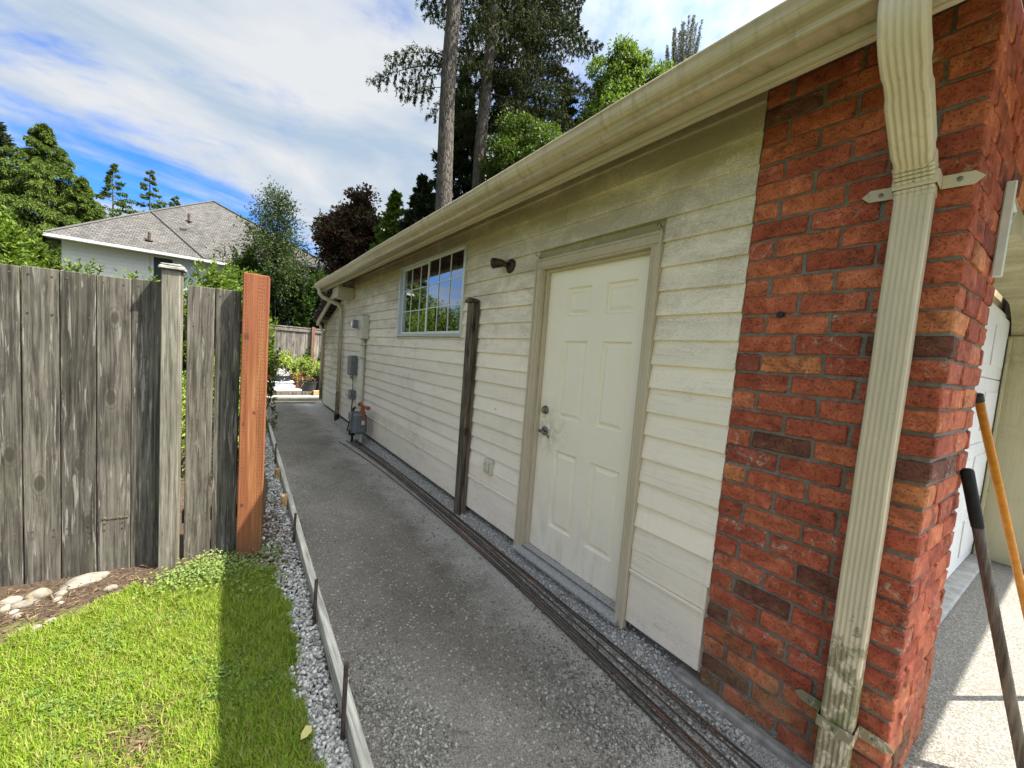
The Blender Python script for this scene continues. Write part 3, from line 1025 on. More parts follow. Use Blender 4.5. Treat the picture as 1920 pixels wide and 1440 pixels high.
# ---- eave: roof slab, sloped soffit, fascia, gutter
sl33 = math.tan(rad(34))
EV0, EV1 = -1.02, 8.86
m = MB()
rp = [(-0.395, 2.80), (3.5, 2.80+3.895*sl33), (7.4, 2.80-0.005), (7.4, 2.70), (3.5, 2.70+3.895*sl33), (-0.395, 2.70)]
m.prism(rp, 1, 0.14, EV1)
m.build('roof', MT['shake'], G)
m = MB()
m.prism([(-0.352, 2.665), (0.05, 2.665+0.402*sl33), (0.05, 2.665+0.402*sl33+0.03), (-0.352, 2.695)], 1, 0.15, EV1-0.02)
m.build('soffit', MT['soffit'], G)
m = MB()
m.bbox(-0.3765, -0.3565, EV0, EV1, 2.648, 2.785, 0.003)
m.bbox(-0.3555, -0.33, EV0, EV1, 2.645, 2.68, 0.003)
fascia = m.build('fascia', MT['trim_h'], G)
for y in np.arange(0.55, 8.7, 0.61):
    m = MB()
    m.prism([(-0.327, 2.648), (0.02, 2.648+0.347*sl33), (0.02, 2.68+0.347*sl33), (-0.327, 2.68)], 1, y, y+0.038)
    m.build('rafter_tail', MT['soffit'], fascia)
# K-style gutter profile (x, z), a thin shell
gp_o = [(-0.378, 2.776), (-0.378, 2.676), (-0.380, 2.674), (-0.462, 2.674), (-0.467, 2.676), (-0.470, 2.682), (-0.469, 2.689), (-0.466, 2.693), (-0.474, 2.698), (-0.487, 2.704), (-0.500, 2.714), (-0.510, 2.728), (-0.515, 2.744), (-0.5165, 2.760), (-0.520, 2.764), (-0.522, 2.770), (-0.520, 2.776), (-0.508, 2.777), (-0.504, 2.774)]
gp_i = [(-0.505, 2.768), (-0.512, 2.760), (-0.510, 2.744), (-0.505, 2.731), (-0.496, 2.719), (-0.484, 2.709), (-0.460, 2.698), (-0.462, 2.680), (-0.382, 2.680), (-0.382, 2.776)]
m = MB()
prof = gp_o+gp_i
ys = np.linspace(EV0, EV1+0.02, 60)
frames = []
for y in ys:
    dz = 0.004*math.sin(y*1.7)+random.uniform(-0.0012, 0.0012)
    frames.append((Vector((random.uniform(-0.001, 0.001), y, dz-0.004*(y/8.0))), Vector((1, 0, 0)), Vector((0, 0, 1))))
m.sweep(prof, frames)
m.prism([(-0.380, 2.675), (-0.465, 2.675), (-0.500, 2.716), (-0.515, 2.770), (-0.380, 2.775)], 1, EV1+0.018, EV1+0.024)
gutter = m.build('gutter', MT['gutter'], G, fix=True, smooth=True)
# rake end and boxed return at the far corner
m = MB()
m.prism([(-0.39, 2.62), (0.3, 2.62+0.69*sl33), (0.3, 2.78+0.69*sl33), (-0.39, 2.79)], 1, EV1-0.018, EV1+0.016)
m.build('rake_board', MT['trim_h'], G)
m = MB()
m.bbox(-0.30, -0.003, 7.70, 8.16, 2.46, 2.66, 0.006)
m.build('eave_box', MT['trim'], G)
m = MB()
m.bbox(-0.022, 0.02, Y1-0.03, Y1+0.06, 0.10, 2.90, 0.004)
m.build('corner_board', MT['trim'], G)

# ---- front: unseen pent roof, added and sized to shade apron and pier, turned 4 degrees like the whole front
m = MB()
e0 = -0.845
pl = [(-0.39, e0), (6.5, e0-6.9*A4), (6.5, 0.14-6.5*A4), (-0.39, 0.14)]


def zpent(x, y):
    return 2.66+(y-e0)*0.20
vs = [(x, y, zpent(x, y+x*A4*0)) for x, y in pl]
vs = [(-0.39, e0, 2.66), (6.5, e0-6.9*A4, 2.66), (6.5, 0.14-6.5*A4, 2.92), (-0.39, 0.14, 2.92)]
vs += [(x, y, z+0.12) for x, y, z in vs]
m.add(vs, [(3, 2, 1, 0), (4, 5, 6, 7), (0, 1, 5, 4), (1, 2, 6, 5), (2, 3, 7, 6), (3, 0, 4, 7)])
m.build('shade_roof', MT['soffit'], G)

# ---- brick pier at the corner
CY = 0.155                                # corner y
PX = 0.60                                 # depth of the pier's front face
m = MB()
rec = 0.009
m.prism([(rec, CY+rec), (PX-rec, CY-PX*A4+rec), (PX-rec, Y0+0.12), (rec, Y0-0.004)], 2, 0.05, 2.95)
pier = m.build('brick_pier', MT['mortar'], G)


def tumbled(mm, parent, mat):
    """roughen a bevelled box into a chipped clay brick"""
    import bmesh
    org = ORG[parent]
    bm = bmesh.new()
    vs = [bm.verts.new((x-org.x, y-org.y, z-org.z)) for x, y, z in mm.v]
    for f in mm.f:
        bm.faces.new([vs[i] for i in f])
    bm.normal_update()
    lng = [e for e in bm.edges if e.calc_length() > 0.055]
    bmesh.ops.subdivide_edges(bm, edges=lng, cuts=3, use_grid_fill=True)
    off = Vector((random.uniform(0, 90), random.uniform(0, 90), random.uniform(0, 90)))
    bm.normal_update()
    for v in bm.verts:
        n1 = mnoise.noise(v.co*19+off)
        n2 = mnoise.noise(v.co*55+off)
        edge = 1.0 if len([f for f in v.link_faces if f.normal.dot(v.normal) < 0.93]) else 0.35
        v.co -= v.normal*(max(0.0, 0.0034*n1+0.0058*n2)*edge+0.0007)
    me = bpy.data.meshes.new('brick')
    bm.to_mesh(me)
    bm.free()
    return link_mesh('brick', me, MT[mat], parent)


def brick(x0, x1, y0, y1, z0, z1, rot=0.0, pivot=None, parent=pier, mat='brick', shear=0.0):
    j = 0.0022
    dz = random.uniform(-0.002, 0.002)
    mm = MB()
    mm.bbox(x0, x1, y0, y1, z0+dz, z1+dz, random.uniform(0.004, 0.008), j)
    if shear:
        mm.v = [(x, y-x*shear, z) for x, y, z in mm.v]
    if rot:
        px, py = pivot
        ca, sa = math.cos(rot), math.sin(rot)
        mm.v = [(px+(x-px)*ca-(y-py)*sa, py+(x-px)*sa+(y-py)*ca, z) for x, y, z in mm.v]
    # origin at the brick's centre so that the random number differs per brick
    return tumbled(mm, parent, mat)


tops = [1.698-0.0863*k for k in range(0, 19)]+[1.698+0.0832*k for k in range(1, 16)]
ks = list(range(0, 19))+[-k for k in range(1, 16)]
MJ = 0.010
R4 = -rad(4.0)
for zt, k in zip(tops, ks):
    hgt = 0.0765+random.uniform(-0.0012, 0.0012)
    z0, z1 = zt-hgt, zt
    d = lambda: random.uniform(-0.0035, 0.0015)
    jy = lambda: random.uniform(-0.004, 0.004)
    if k % 2 == 0:
        ys = [(Y0-0.097, Y0), (0.490, 0.705), (0.266+0.003, 0.480)]
        xs = [(0.0, 0.213), (0.223, 0.433), (0.443, PX)]
        cw = 0.259
    else:
        ys = [(0.600, Y0), (0.380, 0.590)]
        xs = [(0.0, 0.104), (0.114, 0.324), (0.334, 0.544), (0.554, PX)]
        cw = 0.370
    for y0, y1 in ys:
        s = d()
        brick(s, s+0.09, y0+jy()*0.4, y1+jy()*0.4, z0, z1)
    # corner brick shows on both faces
    s = d()
    brick(s, xs[0][1], CY+d(), cw, z0, z1, shear=A4)
    lim = xs[1:]
    if z0 > 2.42:
        x = PX+0.01
        while x < 1.5:
            lim = lim+[(x, x+0.21)]
            x += 0.22
    for x0, x1 in lim:
        s = d()
        brick(x0+jy()*0.4, x1+jy()*0.4, CY+s, CY+0.09+s, z0, z1, R4, (0, CY))
# footing under the pier
m = MB()
m.bbox(-0.035, 0.30, 0.16, Y0+0.12, -0.09, 0.062, 0.012, 0.004)
pf = m.build('pier_footing', MT['footing'], G)
m = MB()
m.tube([(-0.0345, Y0+0.10, 0.036), (-0.0345, 0.62, 0.030), (-0.0345, 0.42, 0.020)], 0.0012, 5)
MT['blue'] = mat_plain('blue_chalk', (0.10, 0.16, 0.30), 0.9, 0.4, 60)
m.build('chalk_line', MT['blue'], pf)

# small dark plug in one brick
m = MB()
m.cyl((-0.006, 0.655, 1.868), (0.02, 0.655, 1.868), 0.014, 12)
m.build('plug', MT['black'], pier)

# ---- garage front beyond the pier: recessed door, jamb, arched header, second pier


def rot4(pts):
    ca, sa = math.cos(R4), math.sin(R4)
    return [(x*ca-(y-CY)*sa, CY+x*sa+(y-CY)*ca, z) for x, y, z in pts]


gdoor = None
GX0, GX1, GY = 0.62, 3.66, CY+0.235
m = MB()
m.box(GX0, GX1, GY+0.02, GY+0.06, 0.125, 2.30)
m.v = rot4(m.v)
gdoor = m.build('garage_door', MT['garagedoor'], G)
zz = 0.13
for r in range(4):
    m = MB()
    m.bbox(GX0, GX1, GY, GY+0.0195, zz, zz+0.525, 0.006)
    for c in range(4):
        a = GX0+0.09+c*0.745
        m.bbox(a, a+0.60, GY-0.008, GY-0.0005, zz+0.10, zz+0.42, 0.006)
    m.v = rot4(m.v)
    m.build('door_section', MT['garagedoor'], gdoor)
    zz += 0.532
m = MB()
m.bbox(GX1+0.003, GX1+0.06, GY-0.36, GY+0.06, 0.10, 2.12, 0.004)
m.bbox(GX1-0.045, GX1, GY-0.03, GY-0.010, 0.10, 2.10, 0.004)
m.v = rot4(m.v)
m.build('door_jamb', MT['creamwall'], G)
# arched header
n = 24
poly = []
xa, xb = PX+0.004, GX1+0.06
for i in range(n+1):
    t = i/n
    x = xa+(xb-xa)*t
    e = min(t, 1-t)*(xb-xa)
    z = 2.10+0.26*min(1, e/0.42)**0.5 if e > 0 else 2.10
    poly.append((x, z))
poly += [(xb, 2.62), (xa, 2.62)]
m = MB()
m.prism(poly, 1, GY-0.225, GY-0.012)
m.v = rot4(m.v)
m.build('arched_header', MT['creamwall'], G)
m = MB()
m.box(0.60, 4.2, GY+0.065, GY+0.12, 2.2, 2.95)
m.v = rot4(m.v)
m.build('gable_wall', MT['lean'], G)
m = MB()
m.bbox(GX1+0.064, GX1+0.55, GY-0.45, GY+0.05, 0.09, 2.62, 0.006)
m.v = rot4(m.v)
pier2 = m.build('brick_pier', MT['mortar'], G)
for k in range(26):
    z0 = 0.11+k*0.0945
    off = 0.0 if k % 2 else 0.11
    mm = MB()
    for a, b in ([(0, .21), (.22, .43)] if k % 2 else [(0, .10), (.11, .32), (.33, .43)])[:2]:
        brick(GX1+0.056, GX1+0.15, GY-0.455+a, GY-0.455+b, z0, z0+0.082, R4, (0, CY), pier2)
m = MB()
m.bbox(GX0-0.02, GX1+0.02, GY-0.10, GY+0.10, 0.02, 0.122, 0.01)
m.v = rot4(m.v)
m.build('door_sill', MT['concrete'], G)

# scroll bracket fixed to the pier beside the garage opening
m = MB()
m.bbox(0.438, 0.460, 0.093, 0.1215, 2.045, 2.400, 0.004)
br = m.build('scroll_bracket', MT['white'], G)


def spiral(cx, cz, r0, turns, a0, sgn=1, n=26):
    out = []
    for i in range(n+1):
        t = i/n
        a = a0+sgn*t*turns*2*math.pi
        r = r0*(1-0.82*t)
        out.append((cx-0.185+r*math.cos(a), 0.112, cz+0.050+r*math.sin(a)))
    return out


m = MB()
for cx, cz, r0, a0, sg in ((0.70, 2.30, 0.055, math.pi, 1), (0.70, 2.20, 0.042, math.pi, -1), (0.80, 2.31, 0.050, 0, 1), (0.70, 2.09, 0.052, math.pi, 1), (0.79, 2.18, 0.05, -1.2, -1), (0.88, 2.33, 0.04, -1.6, 1)):
    m.tube(spiral(cx, cz, r0, 1.35, a0, sg), 0.0095, 7)
m.tube([(0.461, 0.112, 2.385), (0.64, 0.112, 2.40), (0.85, 0.106, 2.40)], 0.008, 6)
m.tube([(0.461, 0.112, 2.07), (0.56, 0.112, 2.15), (0.68, 0.112, 2.29), (0.85, 0.106, 2.39)], 0.008, 6)
m.build('scrollwork', MT['white'], br, smooth=True)

# ---- side door
m = MB()
# casing legs with a back band, head mitred
m.bbox(-0.020, 0.02, CY0, DY0-0.012, 0.062, 2.283, 0.003)
m.bbox(-0.020, 0.02, DY1+0.012, CY1, 0.062, 2.283, 0.003)
m.bbox(-0.0205, 0.02, CY0, CY1, 2.2845, 2.346, 0.003)
m.bbox(-0.027, -0.0195, CY0-0.002, CY0+0.014, 0.062, 2.349, 0.002)
m.bbox(-0.027, -0.0195, CY1-0.014, CY1+0.002, 0.062, 2.349, 0.002)
m.bbox(-0.0275, -0.0210, CY0+0.0145, CY1-0.0145, 2.334, 2.3492, 0.002)
m.bbox(-0.024, -0.0195, DY0-0.026, DY0-0.014, 0.062, 2.283, 0.002)
m.bbox(-0.024, -0.0195, DY1+0.014, DY1+0.026, 0.062, 2.283, 0.002)
dframe = m.build('door_frame', MT['trim'], G)
m = MB()
m.bbox(-0.016, 0.14, DY0-0.0115, DY0, 0.10, 2.272, 0.002)
m.bbox(-0.016, 0.14, DY1, DY1+0.0115, 0.10, 2.272, 0.002)
m.bbox(-0.016, 0.14, DY0-0.0115, DY1+0.0115, 2.2725, 2.2838, 0.002)
m.bbox(0.025, 0.0575, DY1-0.022, DY1-0.0005, 0.12, 2.272, 0.003)
m.bbox(0.025, 0.0575, DY0+0.0005, DY0+0.012, 0.12, 2.272, 0.003)
m.bbox(0.025, 0.0575, DY0+0.0125, DY1-0.0225, 2.253, 2.272, 0.003)
m.build('door_jamb', MT['trim'], dframe)
SX = 0.060
SY0, SY1, SZ0, SZ1 = DY0+0.004, DY1-0.005, 0.126, 2.268
PY = [(SY0+0.118, 1.672), (1.800, SY1-0.208)]
PY = [(1.438, 1.672), (1.800, 2.030)]
PZ = [(0.357, 0.937), (1.178, 1.746), (1.923, 2.125)]
m = MB()
ycuts = [SY0, PY[0][0], PY[0][1], PY[1][0], PY[1][1], SY1]
zcuts = [SZ0, PZ[0][0], PZ[0][1], PZ[1][0], PZ[1][1], PZ[2][0], PZ[2][1], SZ1]
# one welded slab with six openings in its face
vid = {}
for i, y in enumerate(ycuts):
    for j, z in enumerate(zcuts):
        vid[(i, j)] = len(m.v)
        m.v.append((SX, y, z))
for i in range(5):
    for j in range(7):
        if i in (1, 3) and j in (1, 3, 5):
            continue
        m.f.append((vid[(i, j)], vid[(i, j+1)], vid[(i+1, j+1)], vid[(i+1, j)]))
b = len(m.v)
m.v += [(SX+0.044, SY0, SZ0), (SX+0.044, SY1, SZ0), (SX+0.044, SY1, SZ1), (SX+0.044, SY0, SZ1)]
m.f += [(b, b+1, b+2, b+3), (vid[(0, 0)], b, b+3, vid[(0, 7)]), (vid[(5, 0)], vid[(5, 7)], b+2, b+1), (vid[(0, 7)], b+3, b+2, vid[(5, 7)]), (vid[(0, 0)], vid[(5, 0)], b+1, b)]
door = m.build('door', MT['door'], G, fix=False)
for y0, y1 in PY:
    for z0, z1 in PZ:
        m = MB()
        rings = [(0, 0.0), (0.009, 0.018), (0.020, 0.019), (0.044, 0.004), (0.047, 0.004)]
        for ins, dep in rings:
            m.v += [(SX+dep, y0+ins, z0+ins), (SX+dep, y1-ins, z0+ins), (SX+dep, y1-ins, z1-ins), (SX+dep, y0+ins, z1-ins)]
        for r in range(len(rings)-1):
            for q in range(4):
                a, b2 = r*4+q, r*4+(q+1) % 4
                m.f.append((a, a+4, b2+4, b2))
        e = (len(rings)-1)*4
        m.f.append((e, e+3, e+2, e+1))
        m.build('door_panel', MT['door'], door, fix=False)
# deadbolt and lever
ky = 2.160
m = MB()
m.tube([(SX+0.001, ky, 1.216), (SX-0.010, ky, 1.216), (SX-0.022, ky, 1.216), (SX-0.024, ky, 1.216)], [0.033, 0.033, 0.026, 0.001], 24)
m.build('deadbolt', MT['nickel'], door, smooth=False)
m = MB()
m.tube([(SX-0.0225, ky, 1.216), (SX-0.030, ky, 1.216), (SX-0.031, ky, 1.216)], [0.016, 0.015, 0.001], 20)
m.bbox(SX-0.0325, SX-0.0305, ky-0.0015, ky+0.0015, 1.208, 1.224, 0.0005)
m.build('lock_cylinder', MT['brass'], door)
m = MB()
ly = 2.150
m.tube([(SX+0.001, ly, 1.055), (SX-0.008, ly, 1.055), (SX-0.014, ly, 1.055), (SX-0.016, ly, 1.055)], [0.034, 0.034, 0.027, 0.001], 24)
m.tube([(SX-0.014, ly, 1.055), (SX-0.045, ly, 1.055)], 0.011, 14)
m.tube([(SX-0.045, ly+0.014, 1.058), (SX-0.047, ly-0.02, 1.055), (SX-0.047, ly-0.06, 1.048), (SX-0.046, ly-0.085, 1.036), (SX-0.046, ly-0.094, 1.022)], [0.012, 0.011, 0.0095, 0.009, 0.006], 12)
m.build('lever_handle', MT['nickel'], door, smooth=True)
m = MB()
m.prism([(-0.052, 0.080), (-0.052, 0.094), (0.075, 0.124), (0.14, 0.124), (0.14, 0.080)], 1, CY0+0.03, CY1-0.005)
m.bbox(0.0, 0.055, DY0+0.001, DY1-0.001, 0.1225, 0.134, 0.003)
m.build('threshold', MT['threshold'], G)

# ---- window (slider): frame, two sashes with muntins and panes
m = MB()
fw = 0.030
fx0, fx1 = -0.020, 0.075
m.bbox(fx0, fx1, WY0, WY0+fw, WZ0, WZ1, 0.003)
m.bbox(fx0, fx1, WY1-fw, WY1, WZ0, WZ1, 0.003)
m.bbox(fx0, fx1, WY0+fw+0.0005, WY1-fw-0.0005, WZ1-fw, WZ1-0.0005, 0.003)
m.bbox(fx0-0.008, fx1, WY0+fw+0.0005, WY1-fw-0.0005, WZ0+0.0005, WZ0+fw+0.004, 0.003)
win = m.build('window', MT['alu'], G)


def sash(y0, y1, x, z0, z1, fr=0.028):
    mm = MB()
    mm.bbox(x, x+0.022, y0, y0+fr, z0, z1, 0.003)
    mm.bbox(x, x+0.022, y1-fr, y1, z0, z1, 0.003)
    mm.bbox(x, x+0.022, y0+fr+0.0004, y1-fr-0.0004, z0, z0+fr, 0.003)
    mm.bbox(x, x+0.022, y0+fr+0.0004, y1-fr-0.0004, z1-fr, z1, 0.003)
    mm.build('sash', MT['white'], win)
    gy0, gy1, gz0, gz1 = y0+fr, y1-fr, z0+fr, z1-fr
    mm = MB()
    mm.box(x+0.008, x+0.011, gy0-0.004, gy1+0.004, gz0-0.004, gz1+0.004)
    mm.build('pane', MT['glass'], win)
    for i in (1, 2):
        yy = gy0+(gy1-gy0)*i/3
        mm = MB()
        mm.bbox(x+0.0015, x+0.0075, yy-0.0052, yy+0.0052, gz0+0.0005, gz1-0.0005, 0.002)
        mm.build('muntin', MT['white'], win)
        zz = gz0+(gz1-gz0)*i/3
        mm = MB()
        mm.bbox(x+0.0025, x+0.0070, gy0+0.0005, gy1-0.0005, zz-0.0052, zz+0.0052, 0.002)
        mm.build('muntin', MT['white'], win)


sash(WY0+fw+0.002, 4.372, -0.006, WZ0+fw+0.006, WZ1-fw-0.002)
sash(4.345, WY1-fw-0.002, 0.024, WZ0+fw+0.006, WZ1-fw-0.002)
m = MB()
for y0, y1, z0, z1 in ((WY0-0.008, WY0-0.0005, WZ0-0.008, WZ1+0.01), (WY1+0.0005, WY1+0.008, WZ0-0.008, WZ1+0.01)):
    m.bbox(-0.012, 0.02, y0, y1, z0, z1, 0.002)
m.bbox(-0.012, 0.02, WY0-0.008, WY1+0.008, WZ1+0.0105, WZ1+0.018, 0.002)
m.bbox(-0.014, 0.02, WY0-0.008, WY1+0.008, WZ0-0.018, WZ0-0.0085, 0.002)
m.build('flashing', MT['siding'], win)

# ---- downspout at the brick corner
RB = 0.0032


def spout_prof(w, d, ribs=5):
    """closed profile, u across (y), v depth; the front side (v=-d/2) is fluted"""
    pts = []
    n = ribs*6
    for i in range(n+1):
        t = i/n
        u = -w/2+0.010+(w-0.020)*t
        rr = RB*(0.5-0.5*math.cos(t*ribs*2*math.pi))
        pts.append((u, -d/2+rr))
    pts += [(w/2-0.003, -d/2+0.003), (w/2, -d/2+0.010)]
    m2 = 8
    for i in range(m2+1):
        t = i/m2
        v = -d/2+0.012+(d-0.024)*t
        pts.append((w/2-RB*0.6*(0.5-0.5*math.cos(t*2*2*math.pi)), v))
    pts += [(w/2, d/2-0.010), (w/2-0.004, d/2), (-w/2+0.004, d/2), (-w/2, d/2-0.01)]
    for i in range(m2+1):
        t = 1-i/m2
        v = -d/2+0.012+(d-0.024)*t
        pts.append((-w/2+RB*0.6*(0.5-0.5*math.cos(t*2*2*math.pi)), v))
    pts += [(-w/2, -d/2+0.010), (-w/2+0.003, -d/2+0.003)]
    return pts


DYc = 0.287
SW, SD = 0.098, 0.074
path = []
crimps = []
top = Vector((-0.445, DYc+0.012, 2.685))


def arc_path():
    P = []
    # straight drop, bend towards wall, run, bend to vertical
    x0, xw = -0.455, -0.046
    z = 2.685
    P.append((x0, z, 0.0))
    z -= 0.05
    P.append((x0, z, 0.0))
    R = 0.13
    ang = rad(58)
    n = 14
    cxx = x0+R
    for i in range(1, n+1):
        a = ang*i/n
        P.append((cxx-R*math.cos(a), z-R*math.sin(a), a))
    xa, za = P[-1][0], P[-1][1]
    # second bend ends at xw
    R2 = 0.13
    xs = xw-(R2-R2*math.cos(ang))
    ln = (xs-xa)/math.sin(ang)
    for i in range(1, 6):
        t = i/5
        P.append((xa+ln*t*math.sin(ang), za-ln*t*math.cos(ang), ang))
    xb_, zb = P[-1][0], P[-1][1]
    cx2, cz2 = xb_-R2*math.cos(ang), zb-R2*math.sin(ang)
    for i in range(1, n+1):
        a = ang*(1-i/n)
        P.append((cx2+R2*math.cos(a), cz2+R2*math.sin(a)-R2*math.sin(0) - 0.0, a))
    return P


P = arc_path()
# the second arc is centred on the outdoor side: rebuild it so that the run ends vertical at the wall
frames = []
dense = []
for i in range(len(P)-1):
    a, b = P[i], P[i+1]
    k = 3
    for q in range(k):
        t = q/k
        dense.append((a[0]+(b[0]-a[0])*t, a[1]+(b[1]-a[1])*t, a[2]+(b[2]-a[2])*t))
dense.append(P[-1])
tot = len(dense)
pr = spout_prof(SW, SD)
for i, (x, z, a) in enumerate(dense):
    t = i/(tot-1)
    cu = cv = 1.0
    if 0.05 < t < 0.45:
        cu = 0.990 if i % 4 == 0 else 1.0
    if 0.62 < t < 0.97 and i % 6 == 0:
        cv = 0.80
        cu = 0.985
    if abs(t-0.47) < 0.012 or abs(t-0.585) < 0.012:
        cv = cu = 0.93
    yy = DYc+0.012*(1-t)
    U = Vector((0, cu, 0))
    V = Vector((math.cos(a), 0, math.sin(a)))*cv
    frames.append((Vector((x, yy, z)), U, V))
m = MB()
m.sweep(pr, frames)
spout = m.build('downspout', MT['spout'], G)
zb = dense[-1][1]
m = MB()
pr2 = spout_prof(SW-0.004, SD-0.004)
fr = []
for i in range(13):
    z = zb+0.03-(zb+0.03+0.05)*i/12
    fr.append((Vector((-0.046-random.uniform(0, .001), DYc+random.uniform(-.001, .001), z)), Vector((0, 1, 0)), Vector((1, 0, 0))))
m.sweep(pr2, fr)
m.build('pipe', MT['spout'], spout)


def strap(zc_, tilt):
    mm = MB()
    h = 0.042
    x = -0.046-SD/2-0.0035
    mm.bbox(x-0.002, x+0.0015, DYc-SW/2-0.004, DYc+SW/2+0.004, zc_-h/2, zc_+h/2, 0.001)
    for sg in (-1, 1):
        yo = DYc+sg*(SW/2+0.003)
        mm.bbox(x+0.0018, -0.006, min(yo, yo+sg*0.003), max(yo, yo+sg*0.003), zc_-h/2, zc_+h/2, 0.001)
        # tab on the wall with a pointed end
        a, b2 = yo+sg*0.0035, yo+sg*0.095
        pts = [(a, zc_-h/2), (b2-sg*0.022, zc_-h/2+sg*tilt), (b2, zc_+sg*tilt), (b2-sg*0.022, zc_+h/2+sg*tilt), (a, zc_+h/2)]
        mm.prism(pts, 0, -0.0095, -0.0065)
    o = mm.build('strap', MT['spout'], spout)
    mm = MB()
    for y, xx in ((DYc+SW/2+0.045, -0.0105), (DYc-SW/2-0.045, -0.0105), (DYc, x-0.003)):
        mm.tube([(xx+0.003, y, zc_), (xx-0.002, y, zc_), (xx-0.004, y, zc_)], [0.0075, 0.0075, 0.001], 10)
    mm.build('strap_screw', MT['nickel'], spout)


strap(2.285, 0.004)
strap(0.325, 0.002)

# ---- far downspout at the back corner of the garage
m = MB()
pr3 = spout_prof(0.075, 0.06)
pp = [(-0.45, 8.60, 2.67), (-0.45, 8.60, 2.58), (-0.40, 8.575, 2.51), (-0.13, 8.50, 2.40), (-0.06, 8.485, 2.33), (-0.055, 8.48, 2.2), (-0.055, 8.48, 0.12)]
m.tube(pp, 0.040, 10)
sp2 = m.build('downspout', MT['spout'], G, smooth=True)
m = MB()
m.tube([(-0.055, 8.48, 0.13), (-0.055, 8.48, -0.03)], 0.05, 12)
m.build('drain_boot', MT['black'], sp2)
m = MB()
m.bbox(-0.10, 0.0, 8.43, 8.53, 0.62, 0.645, 0.003)
m.bbox(-0.10, 0.0, 8.43, 8.53, 1.75, 1.775, 0.003)
m.build('strap', MT['spout'], sp2)

# ---- lean-to beyond
LY0, LY1 = 8.70, 10.28
m = MB()
m.prism([(LY0-0.05, 0.10), (LY1-0.02, 0.10), (LY1-0.02, 2.10), (LY0-0.05, 2.58)], 0, 0.022, 0.14)
m.box(0.14, 3.0, LY1-0.12, LY1-0.02, 0.1, 2.1)
lean = m.build('lean_to', MT['lean'], G)
for k in range(15):
    z = 0.47+0.142*k
    yt = min(LY1, LY0+(2.60-z-0.10)/0.292) if z > 2.0 else LY1
    if z+0.14 > 2.56:
        break
    yt = min(LY1, LY0-0.02+(2.56-(z+0.150))/0.285)
    lap_board(LY0, yt, z, 0.153, 'lean', lean)
mm = MB()
mm.bbox(-0.005, 0.0215, LY0, LY1, 0.112, 0.455, 0.003)
mm.build('skirt_board', MT['lean'], lean)
mm = MB()
mm.bbox(-0.018, 0.02, LY1+0.001, LY1+0.07, 0.10, 2.06, 0.004)
mm.build('corner_board', MT['trim'], lean)
mm = MB()
sl = (2.66-2.10)/(10.52-8.72)
mm.prism([(8.72, 2.56), (10.52, 2.00), (10.52, 2.12), (8.72, 2.68)], 0, -0.17, -0.135)
mm.build('rake_board', MT['trim_h'], lean)
mm = MB()
mm.prism([(8.68, 2.70), (10.60, 2.105), (10.60, 2.17), (8.68, 2.77)], 0, -0.22, 3.2)
for i in range(9):
    t = i/9
    y = 10.60-1.9*t
    z = 2.14+0.595*t
    mm.bbox(-0.26+random.uniform(-.02, .02), 0.10, y-0.24, y, z+0.02, z+0.075, 0.01, 0.012)
mm.build('lean_to_roof', MT['shake'], lean)
mm = MB()
mm.tube([(-0.10, 10.45, 2.05), (-0.10, 10.36, 1.97), (-0.05, 10.34, 1.85), (-0.05, 10.34, 0.2)], 0.032, 10)
mm.build('downspout', MT['spout'], lean, smooth=True)

# ------------------------------------------------------------------ fittings on the side wall
t = thing('wall_lamp', (-0.004, 2.675, 2.355), 'small dark bronze floodlight on the cream wall left of the door', 'lamp')
m = MB()
bx, by, bz = -0.004, 2.675, 2.357
m.tube([(0.006, by, bz), (-0.012, by, bz), (-0.026, by, bz), (-0.030, by, bz)], [0.060, 0.058, 0.040, 0.002], 24)
m.build('backplate', MT['bronze'], t, smooth=False)
m = MB()
m.tube([(-0.026, by, bz), (-0.055, by+0.01, bz+0.006)], 0.013, 12)
m.tube([(-0.048, by-0.006, bz+0.004), (-0.060, by+0.026, bz+0.012)], 0.022, 14)
m.build('arm', MT['bronze'], t, smooth=True)
m = MB()
m.tube([(-0.056, by+0.020, bz+0.014), (-0.070, by+0.045, bz+0.020), (-0.100, by+0.105, bz+0.024), (-0.106, by+0.118, bz+0.024)], [0.020, 0.033, 0.043, 0.045], 20, caps=True)
m.build('lamp_head', MT['bronze'], t, smooth=False)
m = MB()
m.tube([(-0.1062, by+0.1182, bz+0.024), (-0.108, by+0.122, bz+0.024)], [0.040, 0.036], 20)
m.build('lens', MT['greyplastic'], t)

t = thing('outlet_cover', (-0.004, 2.765, 0.545), 'square white outlet cover low on the wall between post and door', 'outlet')
m = MB()
m.bbox(-0.030, 0.004, 2.708, 2.835, 0.545, 0.672, 0.005)
m.build('cover_plate', MT['creambox'], t)
for yy in (2.742, 2.786):
    m = MB()
    m.bbox(-0.050, -0.0305, yy, yy+0.030, 0.575, 0.648, 0.008)
    m.build('flap', MT['creambox'], t)

t = thing('cup_hook', (-0.02, 1.268, 2.36), 'tiny dark cup hook above the right corner of the door frame', 'hook')
for q, (yy, lab) in enumerate(((1.268, None), (2.300, 'tiny dark cup hook above the left corner of the door frame'))):
    m = MB()
    m.tube([(0.0, yy, 2.372), (-0.018, yy, 2.372), (-0.020, yy+0.004, 2.385), (-0.020, yy+0.012, 2.394), (-0.020, yy+0.022, 2.390), (-0.020, yy+0.024, 2.378)], 0.002, 6)
    if q == 0:
        m.build('hook', MT['black'], t)
    else:
        o = m.build('cup_hook', MT['black'])
        tag(o, lab, 'hook')

